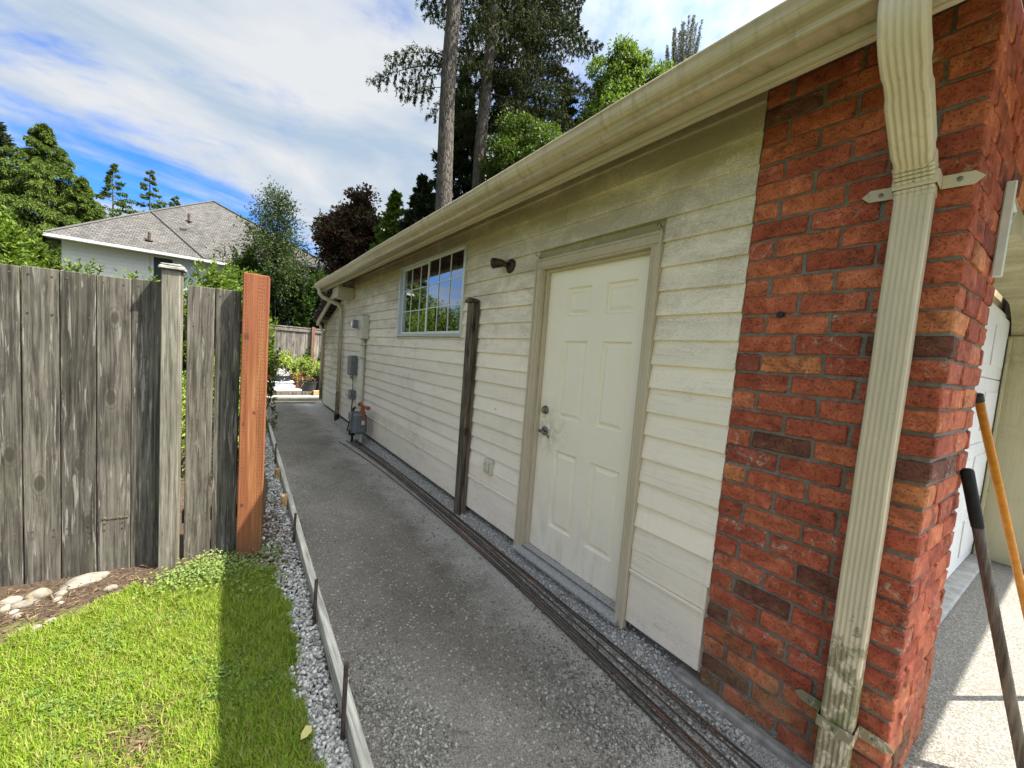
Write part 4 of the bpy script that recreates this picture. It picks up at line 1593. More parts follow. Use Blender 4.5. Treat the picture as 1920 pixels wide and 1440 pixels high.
# dark 4x4 post standing against the wall
t = thing('wall_post', (-0.04, 3.20, 0.02), 'dark weathered wooden post standing against the cream wall beside the window', 'post')
m = MB()
m.bbox(-0.064, -0.014, 3.150, 3.262, -0.02, 2.085, 0.004, 0.002)
m.build('post', MT['darkpost'], t)
m = MB()
m.bbox(-0.030, -0.0095, 3.118, 3.149, 0.02, 2.075, 0.003, 0.002)
m.build('batten', MT['darkpost'], t)
m = MB()
m.prism([(3.128, 2.086), (3.286, 2.086), (3.274, 2.108), (3.207, 2.130), (3.140, 2.108)], 0, -0.084, -0.006)
m.build('cap', MT['darkpost'], t)

# electric meter with its riser
t = thing('electric_meter', (-0.06, 6.85, 0.4), 'cream electric meter box with round glass meter and tall riser pipe', 'meter')
m = MB()
m.bbox(-0.120, -0.003, 6.66, 6.98, 1.715, 2.10, 0.008)
m.bbox(-0.126, -0.002, 6.655, 6.985, 2.101, 2.115, 0.004)
box = m.build('meter_box', MT['creambox'], t)
m = MB()
m.tube([(-0.1205, 6.85, 1.95), (-0.150, 6.85, 1.95)], 0.085, 24)
m.build('meter_ring', MT['alu'], t)
MT['meterglass'] = mat_plain('meter_face', (0.22, 0.23, 0.23), 0.08, 0.2, 30, spec=0.6)
m = MB()
m.tube([(-0.1502, 6.85, 1.95), (-0.225, 6.85, 1.95), (-0.24, 6.85, 1.95)], [0.075, 0.070, 0.05], 24)
m.build('meter_glass', MT['meterglass'], t)
m = MB()
m.tube([(-0.052, 6.80, 1.714), (-0.052, 6.80, 0.62), (-0.052, 6.80, 0.1)], 0.043, 14)
m.build('riser_pipe', MT['creambox'], t, smooth=True)
for z in (1.40, 1.62, 0.60):
    m = MB()
    m.bbox(-0.105, -0.001, 6.740, 6.862, z-0.014, z+0.014, 0.004)
    m.build('pipe_clamp', MT['creambox'], t)

t = thing('telephone_box', (-0.05, 7.55, 1.02), 'grey double utility box on the wall beside the riser pipe', 'utility box')
m = MB()
m.bbox(-0.095, -0.003, 7.49, 7.63, 1.03, 1.38, 0.008)
m.build('left_cover', MT['greyplastic'], t)
m = MB()
m.bbox(-0.110, -0.003, 7.27, 7.47, 1.05, 1.40, 0.008)
m.bbox(-0.114, -0.1105, 7.30, 7.44, 1.08, 1.37, 0.003)
m.build('right_cover', MT['greymetal'], t)
m = MB()
m.tube([(-0.05, 7.42, 1.05), (-0.05, 7.44, 0.98), (-0.05, 7.52, 0.97), (-0.05, 7.56, 1.03)], 0.008, 7)
m.tube([(-0.05, 7.40, 1.0), (-0.045, 7.36, 0.92), (-0.04, 7.38, 0.80), (-0.04, 7.38, 0.76)], 0.007, 7)
m.build('cable', MT['black'], t, smooth=True)
t = thing('junction_box', (-0.05, 7.35, 0.60), 'small grey junction box low on the wall left of the gas meter', 'utility box')
m = MB()
m.bbox(-0.095, -0.003, 7.27, 7.45, 0.60, 0.765, 0.006)
m.bbox(-0.101, -0.0955, 7.265, 7.455, 0.595, 0.77, 0.003)
m.build('box', MT['greymetal'], t)
m = MB()
m.tube([(-0.05, 7.32, 0.60), (-0.06, 7.34, 0.3), (-0.10, 7.40, -0.02)], 0.010, 7)
m.tube([(-0.05, 7.45, 0.64), (-0.05, 7.6, 0.60), (-0.04, 7.9, 0.64)], 0.007, 7)
m.build('conduit', MT['rust'], t, smooth=True)

# gas meter
t = thing('gas_meter', (-0.2, 6.35, 0.0), 'dark grey gas meter with reddish valve standing at the wall foot', 'gas meter')
gx, gy = -0.20, 6.30
m = MB()
m.bbox(gx-0.10, gx+0.10, gy-0.15, gy+0.02, 0.20, 0.52, 0.03)
m.bbox(gx-0.10, gx+0.10, gy+0.023, gy+0.17, 0.20, 0.52, 0.03)
m.bbox(gx-0.108, gx+0.108, gy+0.0155, gy+0.0275, 0.185, 0.535, 0.003)
m.build('meter_body', MT['greymetal'], t)
m = MB()
m.bbox(gx-0.135, gx-0.101, gy-0.02, gy+0.12, 0.40, 0.515, 0.008)
m.build('index_cover', MT['greyplastic'], t)
m = MB()
m.tube([(gx-0.03, gy+0.22, 0.20), (gx-0.03, gy+0.22, 0.13)], 0.062, 18)
m.tube([(gx-0.03, gy+0.22, 0.13), (gx-0.03, gy+0.22, 0.11), (gx-0.03, gy+0.22, 0.10)], [0.062, 0.045, 0.02], 18)
m.tube([(gx-0.03, gy+0.22, 0.2), (gx-0.03, gy+0.22, 0.56), (gx-0.03, gy+0.12, 0.58)], 0.020, 10)
m.tube([(gx-0.03, gy+0.22, 0.10), (gx-0.03, gy+0.22, -0.05)], 0.019, 10)
m.build('regulator', MT['black'], t)
m = MB()
m.tube([(gx+0.02, gy-0.09, 0.52), (gx+0.02, gy-0.09, 0.66)], 0.020, 10)
m.tube([(gx+0.02, gy+0.09, 0.655), (gx+0.02, gy-0.14, 0.655), (gx+0.02, gy-0.40, 0.655)], 0.019, 10)
m.tube([(gx+0.02, gy-0.40, 0.655), (gx+0.02, gy-0.43, 0.655)], 0.033, 10)
m.tube([(gx+0.02, gy+0.03, 0.655), (gx+0.02, gy-0.0, 0.655)], 0.035, 10)
m.tube([(gx+0.02, gy-0.19, 0.655), (gx+0.02, gy-0.19, 0.42)], 0.018, 10)
m.tube([(gx+0.02, gy-0.19, 0.56), (gx+0.02, gy-0.19, 0.52)], 0.031, 10)
m.build('valve', MT['copper'], t)
m = MB()
m.tube([(gx+0.02, gy-0.19, 0.42), (gx+0.02, gy-0.19, 0.36)], 0.024, 10)
m.build('pipe_plug', MT['creambox'], t)
m = MB()
m.tube([(gx+0.03, gy-0.06, 0.2), (gx+0.03, gy-0.06, 0.05)], 0.018, 10)
m.build('standpipe', MT['creambox'], t)
m = MB()
m.tube([(gx+0.03, gy-0.06, 0.05), (gx+0.03, gy-0.06, -0.05)], 0.020, 10)
m.build('pipe_foot', MT['rust'], t)

# ------------------------------------------------------------------ near fence with gate boards
FA = np.array([-2.945, 3.44])
FD = np.array([1.265, -0.14])
FD = FD/np.linalg.norm(FD)
FN = np.array([FD[1], -FD[0]])         # towards the camera
FROT = math.atan2(FD[1], FD[0])


def fpt(s, off, z):
    q = FA+FD*s+FN*off
    return (q[0], q[1], z)


def fbox(m, s0, s1, o0, o1, z0, z1, b=0.003, j=0.0, ztilt=0.0, n=1):
    """box in fence space (s along, o towards the viewer), bevelled"""
    k = len(m.v)
    m.bbox(s0, s1, -o1, -o0, z0, z1, b, j)
    for i in range(k, len(m.v)):
        x, y, z = m.v[i]
        m.v[i] = fpt(x, -y, z)


fen = thing('wooden_fence', fpt(0.3, 0, 0.0), 'grey weathered board fence and gate at the lawn edge', 'fence')
edges = [(-0.80, -0.655), (-0.65, -0.505), (-0.50, -0.352), (-0.348, -0.203), (-0.199, -0.055), (-0.051, 0.0895), (0.0965, 0.243), (0.2495, 0.398), (0.4025, 0.5535), (0.5575, 0.700)]
for i, (s0, s1) in enumerate(edges):
    m = MB()
    zb = 0.008+0.006*i/8+random.uniform(-0.002, 0.002)
    fbox(m, s0, s1, -0.020+random.uniform(-.002, .002), 0.0, zb, 1.896+random.uniform(-0.004, 0.004)+0.001*i, 0.003, 0.0015)
    m.build('fence_board', MT['fence'], fen)
for s0, s1 in ((0.826, 0.9705), (0.976, 1.119)):
    m = MB()
    fbox(m, s0, s1, -0.020, 0.0, -0.01, 1.909, 0.003, 0.0015)
    m.build('fence_board', MT['fence'], fen)
# broken lower lip on one board
m = MB()
for i in range(12):
    a = 0.425+i*0.0105
    h = random.uniform(0.004, 0.016)
    fbox(m, a, a+0.009, 0.0005, 0.004, 0.37+0.003*math.sin(i*2), 0.37+h, 0.0008)
m.build('splinter', MT['darkpost'], fen)
for z in (0.32, 1.66):
    m = MB()
    fbox(m, -0.8, 0.70, -0.061, -0.0225, z-0.045, z+0.045, 0.003)
    fbox(m, 0.81, 1.13, -0.061, -0.0225, z-0.045, z+0.045, 0.003)
    m.build('rail', MT['fence'], fen)
m = MB()
for s0, s1 in edges[4:]+[(0.826, 0.9705), (0.976, 1.119)]:
    for zz in (0.30, 0.34, 1.64, 1.86):
        for q in (0.2, 0.8):
            s = s0+(s1-s0)*q+random.uniform(-.006, .006)
            a = fpt(s, -0.001, zz)
            b = fpt(s, 0.0016, zz)
            m.tube([a, b], 0.0055, 7)
tag(m.build('nail_heads', MT['rust'], fen), kind='stuff')
gp = thing('gate_post', fpt(0.758, 0.06, 0), 'pale grey square fence post with a lichen covered cap', 'post')
m = MB()
fbox(m, 0.714, 0.806, 0.000, 0.090, -0.05, 1.985, 0.004, 0.002)
m.build('post', MT['post'], gp)
m = MB()
fbox(m, 0.700, 0.822, -0.012, 0.104, 1.986, 2.006, 0.006, 0.003)
fbox(m, 0.712, 0.812, -0.002, 0.095, 2.0065, 2.020, 0.006, 0.004)
m.build('cap', MT['slatecap'], gp)
tp = MB()
fbox(tp, 1.134, 1.283, -0.055, 0.088, -0.05, 2.032, 0.004, 0.002)
o = tp.build('fence_post', MT['treated'])
tag(o, 'new orange brown treated post at the end of the grey fence', 'post')

# ------------------------------------------------------------------ back fence across the yard
bf = thing('back_fence', (0, 15.0, 0), 'weathered board fence with cap rail behind the potted shrubs', 'fence')
x = -3.5
while x < 3.4:
    w = 0.138
    m = MB()
    yy = 15.55-(x+1.0)*0.72*0.0
    m.bbox(x, x+w, 15.0, 15.02, 0.0, 2.00+random.uniform(-.01, .01), 0.003)
    m.build('fence_board', MT['backfence'], bf)
    x += w+0.006
m = MB()
m.bbox(-3.5, 3.4, 14.955, 15.06, 2.02, 2.06, 0.004)
m.bbox(-3.5, 3.4, 14.965, 14.999, 1.90, 2.00, 0.004)
m.build('cap_rail', MT['backfence'], bf)
MT['redpost'] = mat_oldwood('red_brown_post', (0.12, 0.06, 0.04), (0.24, 0.13, 0.08), green=0)
for px in (-2.2, 0.42, 2.9):
    m = MB()
    m.bbox(px, px+0.10, 14.90, 14.954, 0.0, 2.10, 0.004)
    m.build('fence_post', MT['redpost'], bf)

# ------------------------------------------------------------------ form boards and stakes along the path
def fx(y):
    return -1.487+(y-1.36)*0.0265


def form(y0, y1, label):
    mm = MB()
    n = max(2, int((y1-y0)/0.3))
    fr = []
    for i in range(n+1):
        y = y0+(y1-y0)*i/n
        fr.append((Vector((fx(y)+random.uniform(-.0015, .0015), y, 0.002*math.sin(y*2))), Vector((1, 0, 0)), Vector((0, 0, 1))))
    mm.sweep([(0, -0.03), (0, 0.086), (0.003, 0.089), (0.037, 0.089), (0.040, 0.086), (0.040, -0.03)], fr)
    o = mm.build('form_board', MT['form'])
    tag(o, label, 'board', 'form boards edging the path')


form(-0.8, 3.90, 'pale form board along the near half of the path')
form(3.905, 9.6, 'pale form board along the far half of the path')
for y, h, lab in ((1.500, 0.315, 'rusty steel stake at the form board, nearest the camera'), (2.265, 0.255, 'rusty steel stake beside the grass, second along the form board'), (3.34, 0.225, 'rusty steel stake at the form board right of the orange post'), (5.62, 0.26, 'rusty steel stake at the form board, farthest from the camera')):
    m = MB()
    a = fx(y)-0.013
    m.tube([(a-0.004, y-0.012, -0.04), (a-0.001, y, 0.15), (a+0.004, y+0.016, h)], 0.0095, 8)
    tag(m.build('steel_stake', MT['rust']), lab, 'stake', 'stakes along the form board')
for y, lab in ((4.10, 'short new wooden stake against the form board, nearer of two'), (4.98, 'short new wooden stake against the form board, farther of two')):
    m = MB()
    a = fx(y)
    m.bbox(a-0.052, a-0.002, y-0.025, y+0.05, -0.04, 0.115, 0.003, 0.002)
    tag(m.build('wooden_stake', MT['newwood']), lab, 'stake', 'stakes along the form board')

# ------------------------------------------------------------------ rebars
ends = [(-0.385, 0.4, -0.235, -0.43, 6.52, 'rebar lying farthest out from the wall, apart from the bundle at its far end'),
        (-0.352, 0.35, -0.205, -0.305, 6.58, 'dark rebar second from the path side of the bundle'),
        (-0.325, 0.45, -0.182, -0.275, 6.45, 'rust streaked rebar third from the path side of the bundle'),
        (-0.29, 0.38, -0.16, -0.245, 6.6, 'rebar in the middle of the bundle along the wall'),
        (-0.245, 0.42, -0.138, -0.21, 6.5, 'rusty red rebar third from the wall side of the bundle'),
        (-0.19, 0.36, -0.112, -0.185, 6.55, 'dark rebar second from the wall side of the bundle'),
        (-0.14, 0.44, -0.085, -0.158, 6.62, 'rebar of the bundle lying nearest the garage wall')]
for i, (xa, ya, xm, xb2, yb, lab) in enumerate(ends):
    m = MB()
    pts = []
    for q in range(26):
        t = q/25
        bow = 0.005*math.sin(t*9+i*1.3)
        cc = (4*xm-xa-xb2)/2
        pts.append((xa*(1-t)**2+2*cc*t*(1-t)+xb2*t*t+bow, ya-0.25+(yb-ya+0.25)*t, 0.008+0.006*(i % 3)+0.006*abs(math.sin(t*5+i))))
    m.tube(pts, 0.0052, 7)
    tag(m.build('rebar', MT['rebar'], smooth=True), lab, 'rebar', 'rebars lying along the garage wall')

# ------------------------------------------------------------------ tools leaning at the garage opening


def lean_handle(top, foot, r0, r1, n=12):
    top, foot = Vector(top), Vector(foot)
    return [top+(foot-top)*(i/n) for i in range(n+1)]


CAMP = Vector((-1.90, 0, 1.60))


def taper(pts, a, b):
    n = len(pts)
    return [a+(b-a)*i/(n-1) for i in range(n)]


t = thing('hoe', (0.588, -0.163, 0.1), 'grey wooden tool handle with black rubber grip leaning by the brick pier', 'tool')
top, foot = Vector((0.52, 0.106, 1.286)), Vector((0.588, -0.163, 0.11))
dv = (foot-top).normalized()
ln = (foot-top).length
m = MB()
m.tube([top-dv*0.004, top, top+dv*0.01, top+dv*0.10, top+dv*0.20, top+dv*0.232], [0.010, 0.0185, 0.0205, 0.0195, 0.0195, 0.0185], 16)
m.build('grip', MT['rubber'], t, smooth=True)
m = MB()
m.tube([top+dv*0.225, top+dv*0.5, top+dv*(ln-0.02)], [0.0165, 0.0175, 0.018], 14)
m.build('handle', MT['handlewood'], t, smooth=True)
m = MB()
m.bbox(foot.x-0.08, foot.x+0.08, foot.y-0.006, foot.y+0.006, 0.101, 0.150, 0.002)
m.build('blade', MT['rust'], t)
t = thing('rake', (1.2, -0.2, 0.1), 'tool with long yellow fibreglass handle and black tip by the pier', 'tool')
top, foot = Vector((0.640, 0.114, 1.592)), Vector((1.416, -0.222, 0.11))
dv = (foot-top).normalized()
ln = (foot-top).length
m = MB()
m.tube([top+dv*0.03, top+dv*0.5, foot], 0.0145, 14)
m.build('handle', MT['yellowfg'], t, smooth=True)
m = MB()
m.tube([top-dv*0.004, top, top+dv*0.032], [0.010, 0.0160, 0.0160], 14)
m.build('end_cap', MT['black'], t)
m = MB()
m.bbox(foot.x-0.18, foot.x+0.18, foot.y-0.012, foot.y+0.012, 0.102, 0.122, 0.003)
for i in range(12):
    m.bbox(foot.x-0.175+i*0.031, foot.x-0.169+i*0.031, foot.y-0.07, foot.y-0.0125, 0.104, 0.110, 0.001)
m.build('rake_head', MT['rust'], t)
# dark bin beyond the opening
t = thing('waste_bin', (3.5, -0.42, 0.1), 'black bin with grey rounded lid beside the far brick pier', 'bin')
m = MB()
m.tube([(3.95, -0.60, 0.10), (3.95, -0.60, 0.55)], [0.20, 0.24], 20)
m.build('body', MT['black'], t)
m = MB()
m.tube([(3.95, -0.60, 0.551), (3.95, -0.60, 0.60), (3.95, -0.60, 0.68), (3.95, -0.60, 0.71)], [0.25, 0.25, 0.18, 0.02], 20)
m.build('lid', MT['greyplastic'], t)


# ------------------------------------------------------------------ stones
def ico(sub):
    import bmesh
    bm = bmesh.new()
    bmesh.ops.create_icosphere(bm, subdivisions=sub, radius=1.0)
    V = np.array([v.co[:] for v in bm.verts])
    F = np.array([[v.index for v in f.verts] for f in bm.faces])
    bm.free()
    return V, F


ICO1, ICO2, ICO3 = ico(1), ico(2), ico(3)


def stones(name, P, R, mat, base, flat=0.6, parent=None, jit=0.22, smooth=False, nvar=14):
    V0, F0 = base
    g = RNG
    n = len(P)
    vars_ = []
    for _ in range(nvar):
        s = V0*(1+g.normal(0, jit*0.5, size=(len(V0), 1)))
        s = s*np.array([1, g.uniform(.65, .95), flat*g.uniform(.8, 1.2)])
        vars_.append(s)
    vars_ = np.stack(vars_)
    k = g.integers(0, nvar, n)
    a = g.uniform(0, 2*np.pi, n)
    tl = g.normal(0, 0.25, n)
    X = vars_[k]*np.asarray(R).reshape(-1, 1, 1)
    # tilt about x then spin about z
    y, z = X[..., 1].copy(), X[..., 2].copy()
    ct, st = np.cos(tl)[:, None], np.sin(tl)[:, None]
    X[..., 1], X[..., 2] = y*ct-z*st, y*st+z*ct
    x, y = X[..., 0].copy(), X[..., 1].copy()
    c, s_ = np.cos(a)[:, None], np.sin(a)[:, None]
    X[..., 0], X[..., 1] = x*c-y*s_, x*s_+y*c
    X = X+P[:, None, :]
    V = X.reshape(-1, 3)
    F = (F0[None]+(np.arange(n)*len(V0))[:, None, None]).reshape(-1, 3)
    return np_mesh(name, V, F, mat, parent, smooth)


# gravel strip between lawn and form board
n = 9000
y = 1.15+np.power(RNG.uniform(0, 1, n), 1.6)*7.5
x1 = -1.487+(y-1.36)*0.0265-0.004
x0 = np.where(y < 3.05, lawn_edge(y)-0.01, -1.72+np.clip((y-3.05)*0.12, 0, 0.2))
u = RNG.uniform(0, 1, n)
x = x0+(x1-x0)*u
keep = RNG.uniform(0, 1, n) < np.where(y > 3.0, 0.30+0.7*u, 1.0)
x, y = x[keep], y[keep]
rr = RNG.uniform(0.0055, 0.0135, len(x))*np.where(y > 3.0, 1.15, 1.0)
z = -0.012+RNG.uniform(0, 0.022, len(x))
o = stones('gravel', np.stack([x, y, z], 1), rr, MT['gravel'], ICO1, 0.7)
tag(o, 'loose grey crushed gravel between lawn and form board', 'gravel', kind='stuff')

# loose stones lying on the path
n = 22000
y = 0.55+np.power(RNG.uniform(0, 1, n), 1.9)*7.5
x = RNG.uniform(-1.40, -0.02, n)
dens = 0.10+0.30*np.clip(wob(x, y, 0.45, 3)+0.2, 0, 1)+0.6*np.exp(-((x+1.30)/0.12)**2)+0.55*np.exp(-((x+0.55)/0.16)**2)*np.exp(-((y-1.0)/1.3)**2)+0.25*np.exp(-((x+0.5)/0.2)**2)
keep = RNG.uniform(0, 1, n) < dens*np.where(x > -0.25, 0.6, 1)
x, y = x[keep], y[keep]
rr = np.exp(RNG.normal(np.log(0.0036), 0.42, len(x)))
o = stones('path_stones', np.stack([x, y, 0.001+rr*0.15-0.012*np.exp(-((x+0.13)/0.06)**2)+0.050*np.clip((x+0.09)/0.10, 0, 1)], 1), np.clip(rr, 0.0018, 0.0115), MT['chips'], ICO1, 0.6)
tag(o, 'small loose stones scattered over the damp path', 'gravel', kind='stuff')
# denser pebbles at the near left and near right corners of the path
n = 3600
k = RNG.uniform(0, 1, n) < 0.42
x = np.where(k, RNG.normal(-1.30, 0.09, n), RNG.normal(-0.50, 0.16, n))
y = np.where(k, 1.2+np.abs(RNG.normal(0, 0.45, n)), 0.75+np.abs(RNG.normal(0, 0.42, n)))
kp = (x > -1.43+(y-1.36)*0.0265) & (x < -0.05)
x, y = x[kp], y[kp]
rr = RNG.uniform(0.0035, 0.0095, len(x))
o = stones('path_pebbles', np.stack([x, y, 0.001+rr*0.2], 1), rr, MT['chips'], ICO1, 0.65)
tag(o, 'rounder pale pebbles at the near corners of the path', 'gravel', kind='stuff')
# dusty gravel in the trough along the wall
n = 7000
y = 0.55+np.power(RNG.uniform(0, 1, n), 1.5)*7.8
x = -0.055+RNG.normal(0, 0.065, n)
kp = (x < 0.070) & (x > -0.24) & ((x < -0.045) | (y > 0.95))
x, y = x[kp], y[kp]
rr = RNG.uniform(0.004, 0.0115, len(x))
o = stones('trench_gravel', np.stack([x, y, rr*0.25+RNG.uniform(0, .006, len(x))-0.012*np.exp(-((x+0.13)/0.06)**2)+0.050*np.clip((x+0.09)/0.10, 0, 1)], 1), rr, MT['trench'], ICO1, 0.7)
tag(o, 'dusty pale gravel in the trench at the wall foot', 'gravel', kind='stuff')


def rock(name, x, y, z, sx, sy, sz, label, group=None, rot=0.0, seed=0, cat='rock'):
    V, F = ICO3
    g = np.random.default_rng(seed)
    off = g.uniform(0, 50, 3)
    d = np.array([1+0.20*mnoise.noise(Vector(v*1.1+off))+0.06*mnoise.noise(Vector(v*3.5+off)) for v in V])
    X = V*d[:, None]*np.array([sx, sy, sz])
    c, s = math.cos(rot), math.sin(rot)
    X = np.stack([X[:, 0]*c-X[:, 1]*s, X[:, 0]*s+X[:, 1]*c, X[:, 2]], 1)
    o = np_mesh(name, X, F, MT['rock'], smooth=True)
    o.location = (x, y, z)
    return tag(o, label, cat, group)


GR = 'river rocks below the fence'
rock('boulder', -2.575, 3.315, 0.008, 0.115, 0.068, 0.052, 'large flat tan boulder half under the grey fence', None, 0.35, 1)
rock('river_rock', -2.745, 3.225, 0.036, 0.052, 0.040, 0.038, 'rounded tan rock left of the large flat boulder', GR, 0.2, 2)
rock('river_rock', -2.845, 3.235, 0.030, 0.045, 0.030, 0.024, 'flat pale rock at the far left under the fence', GR, 0.1, 3)
rock('river_rock', -2.775, 3.165, 0.028, 0.058, 0.030, 0.024, 'long lichen spotted stone below the rounded tan rock', GR, 0.15, 4)
k = 5
for x, y, q, lab in (
        (-2.655, 3.205, .028, 'small pale stone right of the rounded tan rock, under the boulder\'s left end'),
        (-2.652, 3.142, .024, 'small pale stone directly below the one at the boulder\'s left end'),
        (-2.845, 3.165, .030, 'small pale stone just below the flat pale rock at the far left'),
        (-2.865, 3.200, .022, 'little stone touching the left end of the flat pale rock'),
        (-2.770, 3.055, .026, 'lone pale stone in bare mulch below the long lichen spotted stone'),
        (-2.625, 2.925, .024, 'pale stone at the grass edge, right one of the close pair'),
        (-2.665, 2.885, .025, 'pale stone at the grass edge, left one of the close pair'),
        (-2.715, 2.900, .016, 'tiny stone just left of the close pair at the grass edge'),
        (-2.630, 3.100, .014, 'tiny stone in the mulch below the two small stones under the boulder'),
        (-2.440, 3.145, .030, 'pale stone alone between the boulder and the weeds'),
        (-2.800, 3.110, .018, 'little stone just under the left end of the lichen spotted stone'),
        (-2.900, 3.100, .024, 'small stone at the left picture edge, lower of two'),
        (-2.950, 3.200, .035, 'pale stone at the left picture edge right below the fence boards')):
    rock('river_stone', x, y, 0.026, q*1.1, q*0.85, q*0.65, lab, 'small stones in the mulch', k*0.7, k)
    k += 1

# ------------------------------------------------------------------ lawn grass
def in_lawn(x, y):
    top = np.where(x < -2.30, 2.80+(x+2.78)*0.60, 3.08-(x+2.30)*0.10)
    top = top+0.035*np.sin(x*23)+0.02*np.sin(x*51+1)
    return (x < lawn_edge(y)+0.005) & (y < top)


def grass(n, x0, x1, y0, y1, seed):
    g = np.random.default_rng(seed)
    x = g.uniform(x0, x1, n)
    y = g.uniform(y0, y1, n)
    k = in_lawn(x, y)
    # thin patches and the bare spot
    bare = np.exp(-(((x+2.14)/0.085)**2+((y-1.88)/0.15)**2))+0.6*np.exp(-(((x+2.27)/0.05)**2+((y-1.86)/0.05)**2))
    clump = 0.5+0.5*wob(x, y, 2.6, 1.0)
    bare = bare+0.55*np.clip(wob(x, y, 0.8, 8.0)-0.45, 0, 1)+0.5*np.clip(wob(x, y, 3.3, 2.0)-0.75, 0, 1)
    k &= g.uniform(0, 1, n) > bare*1.05
    k &= g.uniform(0, 1, n) < 0.62+0.5*clump
    x, y, clump = x[k], y[k], clump[k]
    n = len(x)
    z = lawn_z(x, y)
    a = g.uniform(0, 2*np.pi, n)+1.4*wob(x, y, 1.9, 5.0)
    lean = g.uniform(0.35, 1.25, n)
    L = g.uniform(0.018, 0.056, n)*(0.70+0.55*clump)
    w = g.uniform(0.0011, 0.0022, n)
    h = np.stack([np.cos(a), np.sin(a), np.zeros(n)], 1)
    s = np.stack([-np.sin(a), np.cos(a), np.zeros(n)], 1)
    up = np.array([0, 0, 1.0])
    P0 = np.stack([x, y, z-0.004], 1)
    d1 = unit(h*np.sin(lean*0.55)[:, None]+up*np.cos(lean*0.55)[:, None])
    d2 = unit(h*np.sin(lean*1.35)[:, None]+up*np.cos(lean*1.35)[:, None])
    P1 = P0+d1*(L*0.55)[:, None]
    P2 = P1+d2*(L*0.5)[:, None]
    W_ = s*w[:, None]
    V = np.stack([P0-W_, P0+W_, P1+W_*0.8, P1-W_*0.8, P2], 1).reshape(-1, 3)
    b = np.arange(n)*5
    F3 = np.concatenate([np.stack([b, b+1, b+2], 1), np.stack([b, b+2, b+3], 1), np.stack([b+3, b+2, b+4], 1)])
    return V, F3


V, F = grass(190000, -3.15, -1.57, 1.15, 3.15, 3)
o = np_mesh('grass', V, F, MT['grass'])
tag(o, 'short bright green lawn grass before the grey fence', 'grass', kind='stuff')
V, F = grass(26000, -6.5, -3.15, 0.2, 3.0, 4)
V2, F2 = grass(12000, -3.15, -1.6, -1.2, 1.15, 5)
o = np_mesh('outer_grass', np.concatenate([V, V2]), np.concatenate([F, F2+len(V)]), MT['grass'])
tag(o, 'thin lawn grass beyond the frame edge', 'grass', kind='stuff')

# dead straw on bare spots and in the mulch
g = np.random.default_rng(9)
n = 2600
xa = np.concatenate([g.normal(-2.15, 0.06, 500), g.uniform(-2.95, -2.25, 1300), g.uniform(-1.74, -1.50, 800)])
ya = np.concatenate([g.normal(1.87, 0.12, 500), g.uniform(2.72, 3.36, 1300), g.uniform(2.95, 4.3, 800)])
kp = ~(in_lawn(xa, ya) & (np.arange(n) >= 500))
xa, ya = xa[kp], ya[kp]
n = len(xa)
a = g.uniform(0, 2*np.pi, n)
D = unit(np.stack([np.cos(a), np.sin(a), g.normal(0.1, 0.25, n)], 1))
V, F = leaves(np.stack([xa, ya, 0.022+g.uniform(0, 0.02, n)], 1), D, side_of(D, g), g.uniform(0.015, 0.06, n), g.uniform(0.0025, 0.008, n))
tag(np_mesh('mulch_litter', V, F, MT['straw']), 'dry bark chips and straw in the bed by the fence', 'mulch', kind='stuff')

# broad leaved weeds at the gate post
n = 2400
xa = g.normal(-2.00, 0.13, n)
ya = 3.06+g.normal(0, 0.10, n)-np.abs(xa+2.02)*0.15
k2 = g.uniform(0, 1, n) < 0.22
xa = np.where(k2, g.uniform(-1.85, -1.56, n), xa)
ya = np.where(k2, g.uniform(2.65, 3.35, n), ya)
kp = (xa > -2.40) & (xa < -1.55) & (ya < 3.30)
xa, ya = xa[kp], ya[kp]
n = len(xa)
a = g.uniform(0, 2*np.pi, n)
D = unit(np.stack([np.cos(a), np.sin(a), g.uniform(0.0, 0.8, n)], 1))
S = unit(np.cross(D, np.array([0, 0, 1.0])+g.normal(0, .3, (n, 3))))
V, F = leaves(np.stack([xa, ya, 0.025+g.uniform(0, 0.055, n)*np.exp(-((xa+2.0)/.25)**2)+g.uniform(0, .03, n)], 1), D, S, g.uniform(0.012, 0.027, n), g.uniform(0.008, 0.016, n))
tag(np_mesh('weeds', V, F, MT['weed']), 'pale broad leaved weeds at the foot of the gate post', 'weeds', kind='stuff')
g = np.random.default_rng(19)
cl = g.uniform(0, 1, (26, 2))*np.array([1.35, 1.5])+np.array([-2.95, 1.25])
ci = g.integers(0, 26, 1500)
xa = cl[ci, 0]+g.normal(0, 0.035, 1500)
ya = cl[ci, 1]+g.normal(0, 0.035, 1500)
kp = in_lawn(xa, ya)
xa, ya = xa[kp], ya[kp]
n = len(xa)
a = g.uniform(0, 2*np.pi, n)
D = unit(np.stack([np.cos(a), np.sin(a), g.uniform(0.0, 0.5, n)], 1))
S = unit(np.cross(D, np.array([0, 0, 1.0])+g.normal(0, .25, (n, 3))))
V, F = leaves(np.stack([xa, ya, lawn_z(xa, ya)+g.uniform(0.015, 0.038, n)], 1), D, S, g.uniform(0.008, 0.016, n), g.uniform(0.007, 0.013, n))
MT['clover'] = mat_leaf('clover_leaves', (0.06, 0.12, 0.02), (0.14, 0.21, 0.05), 0.3, 0.5)
tag(np_mesh('clover', V, F, MT['clover']), 'small clover patches mixed into the lawn grass', 'clover', kind='stuff')
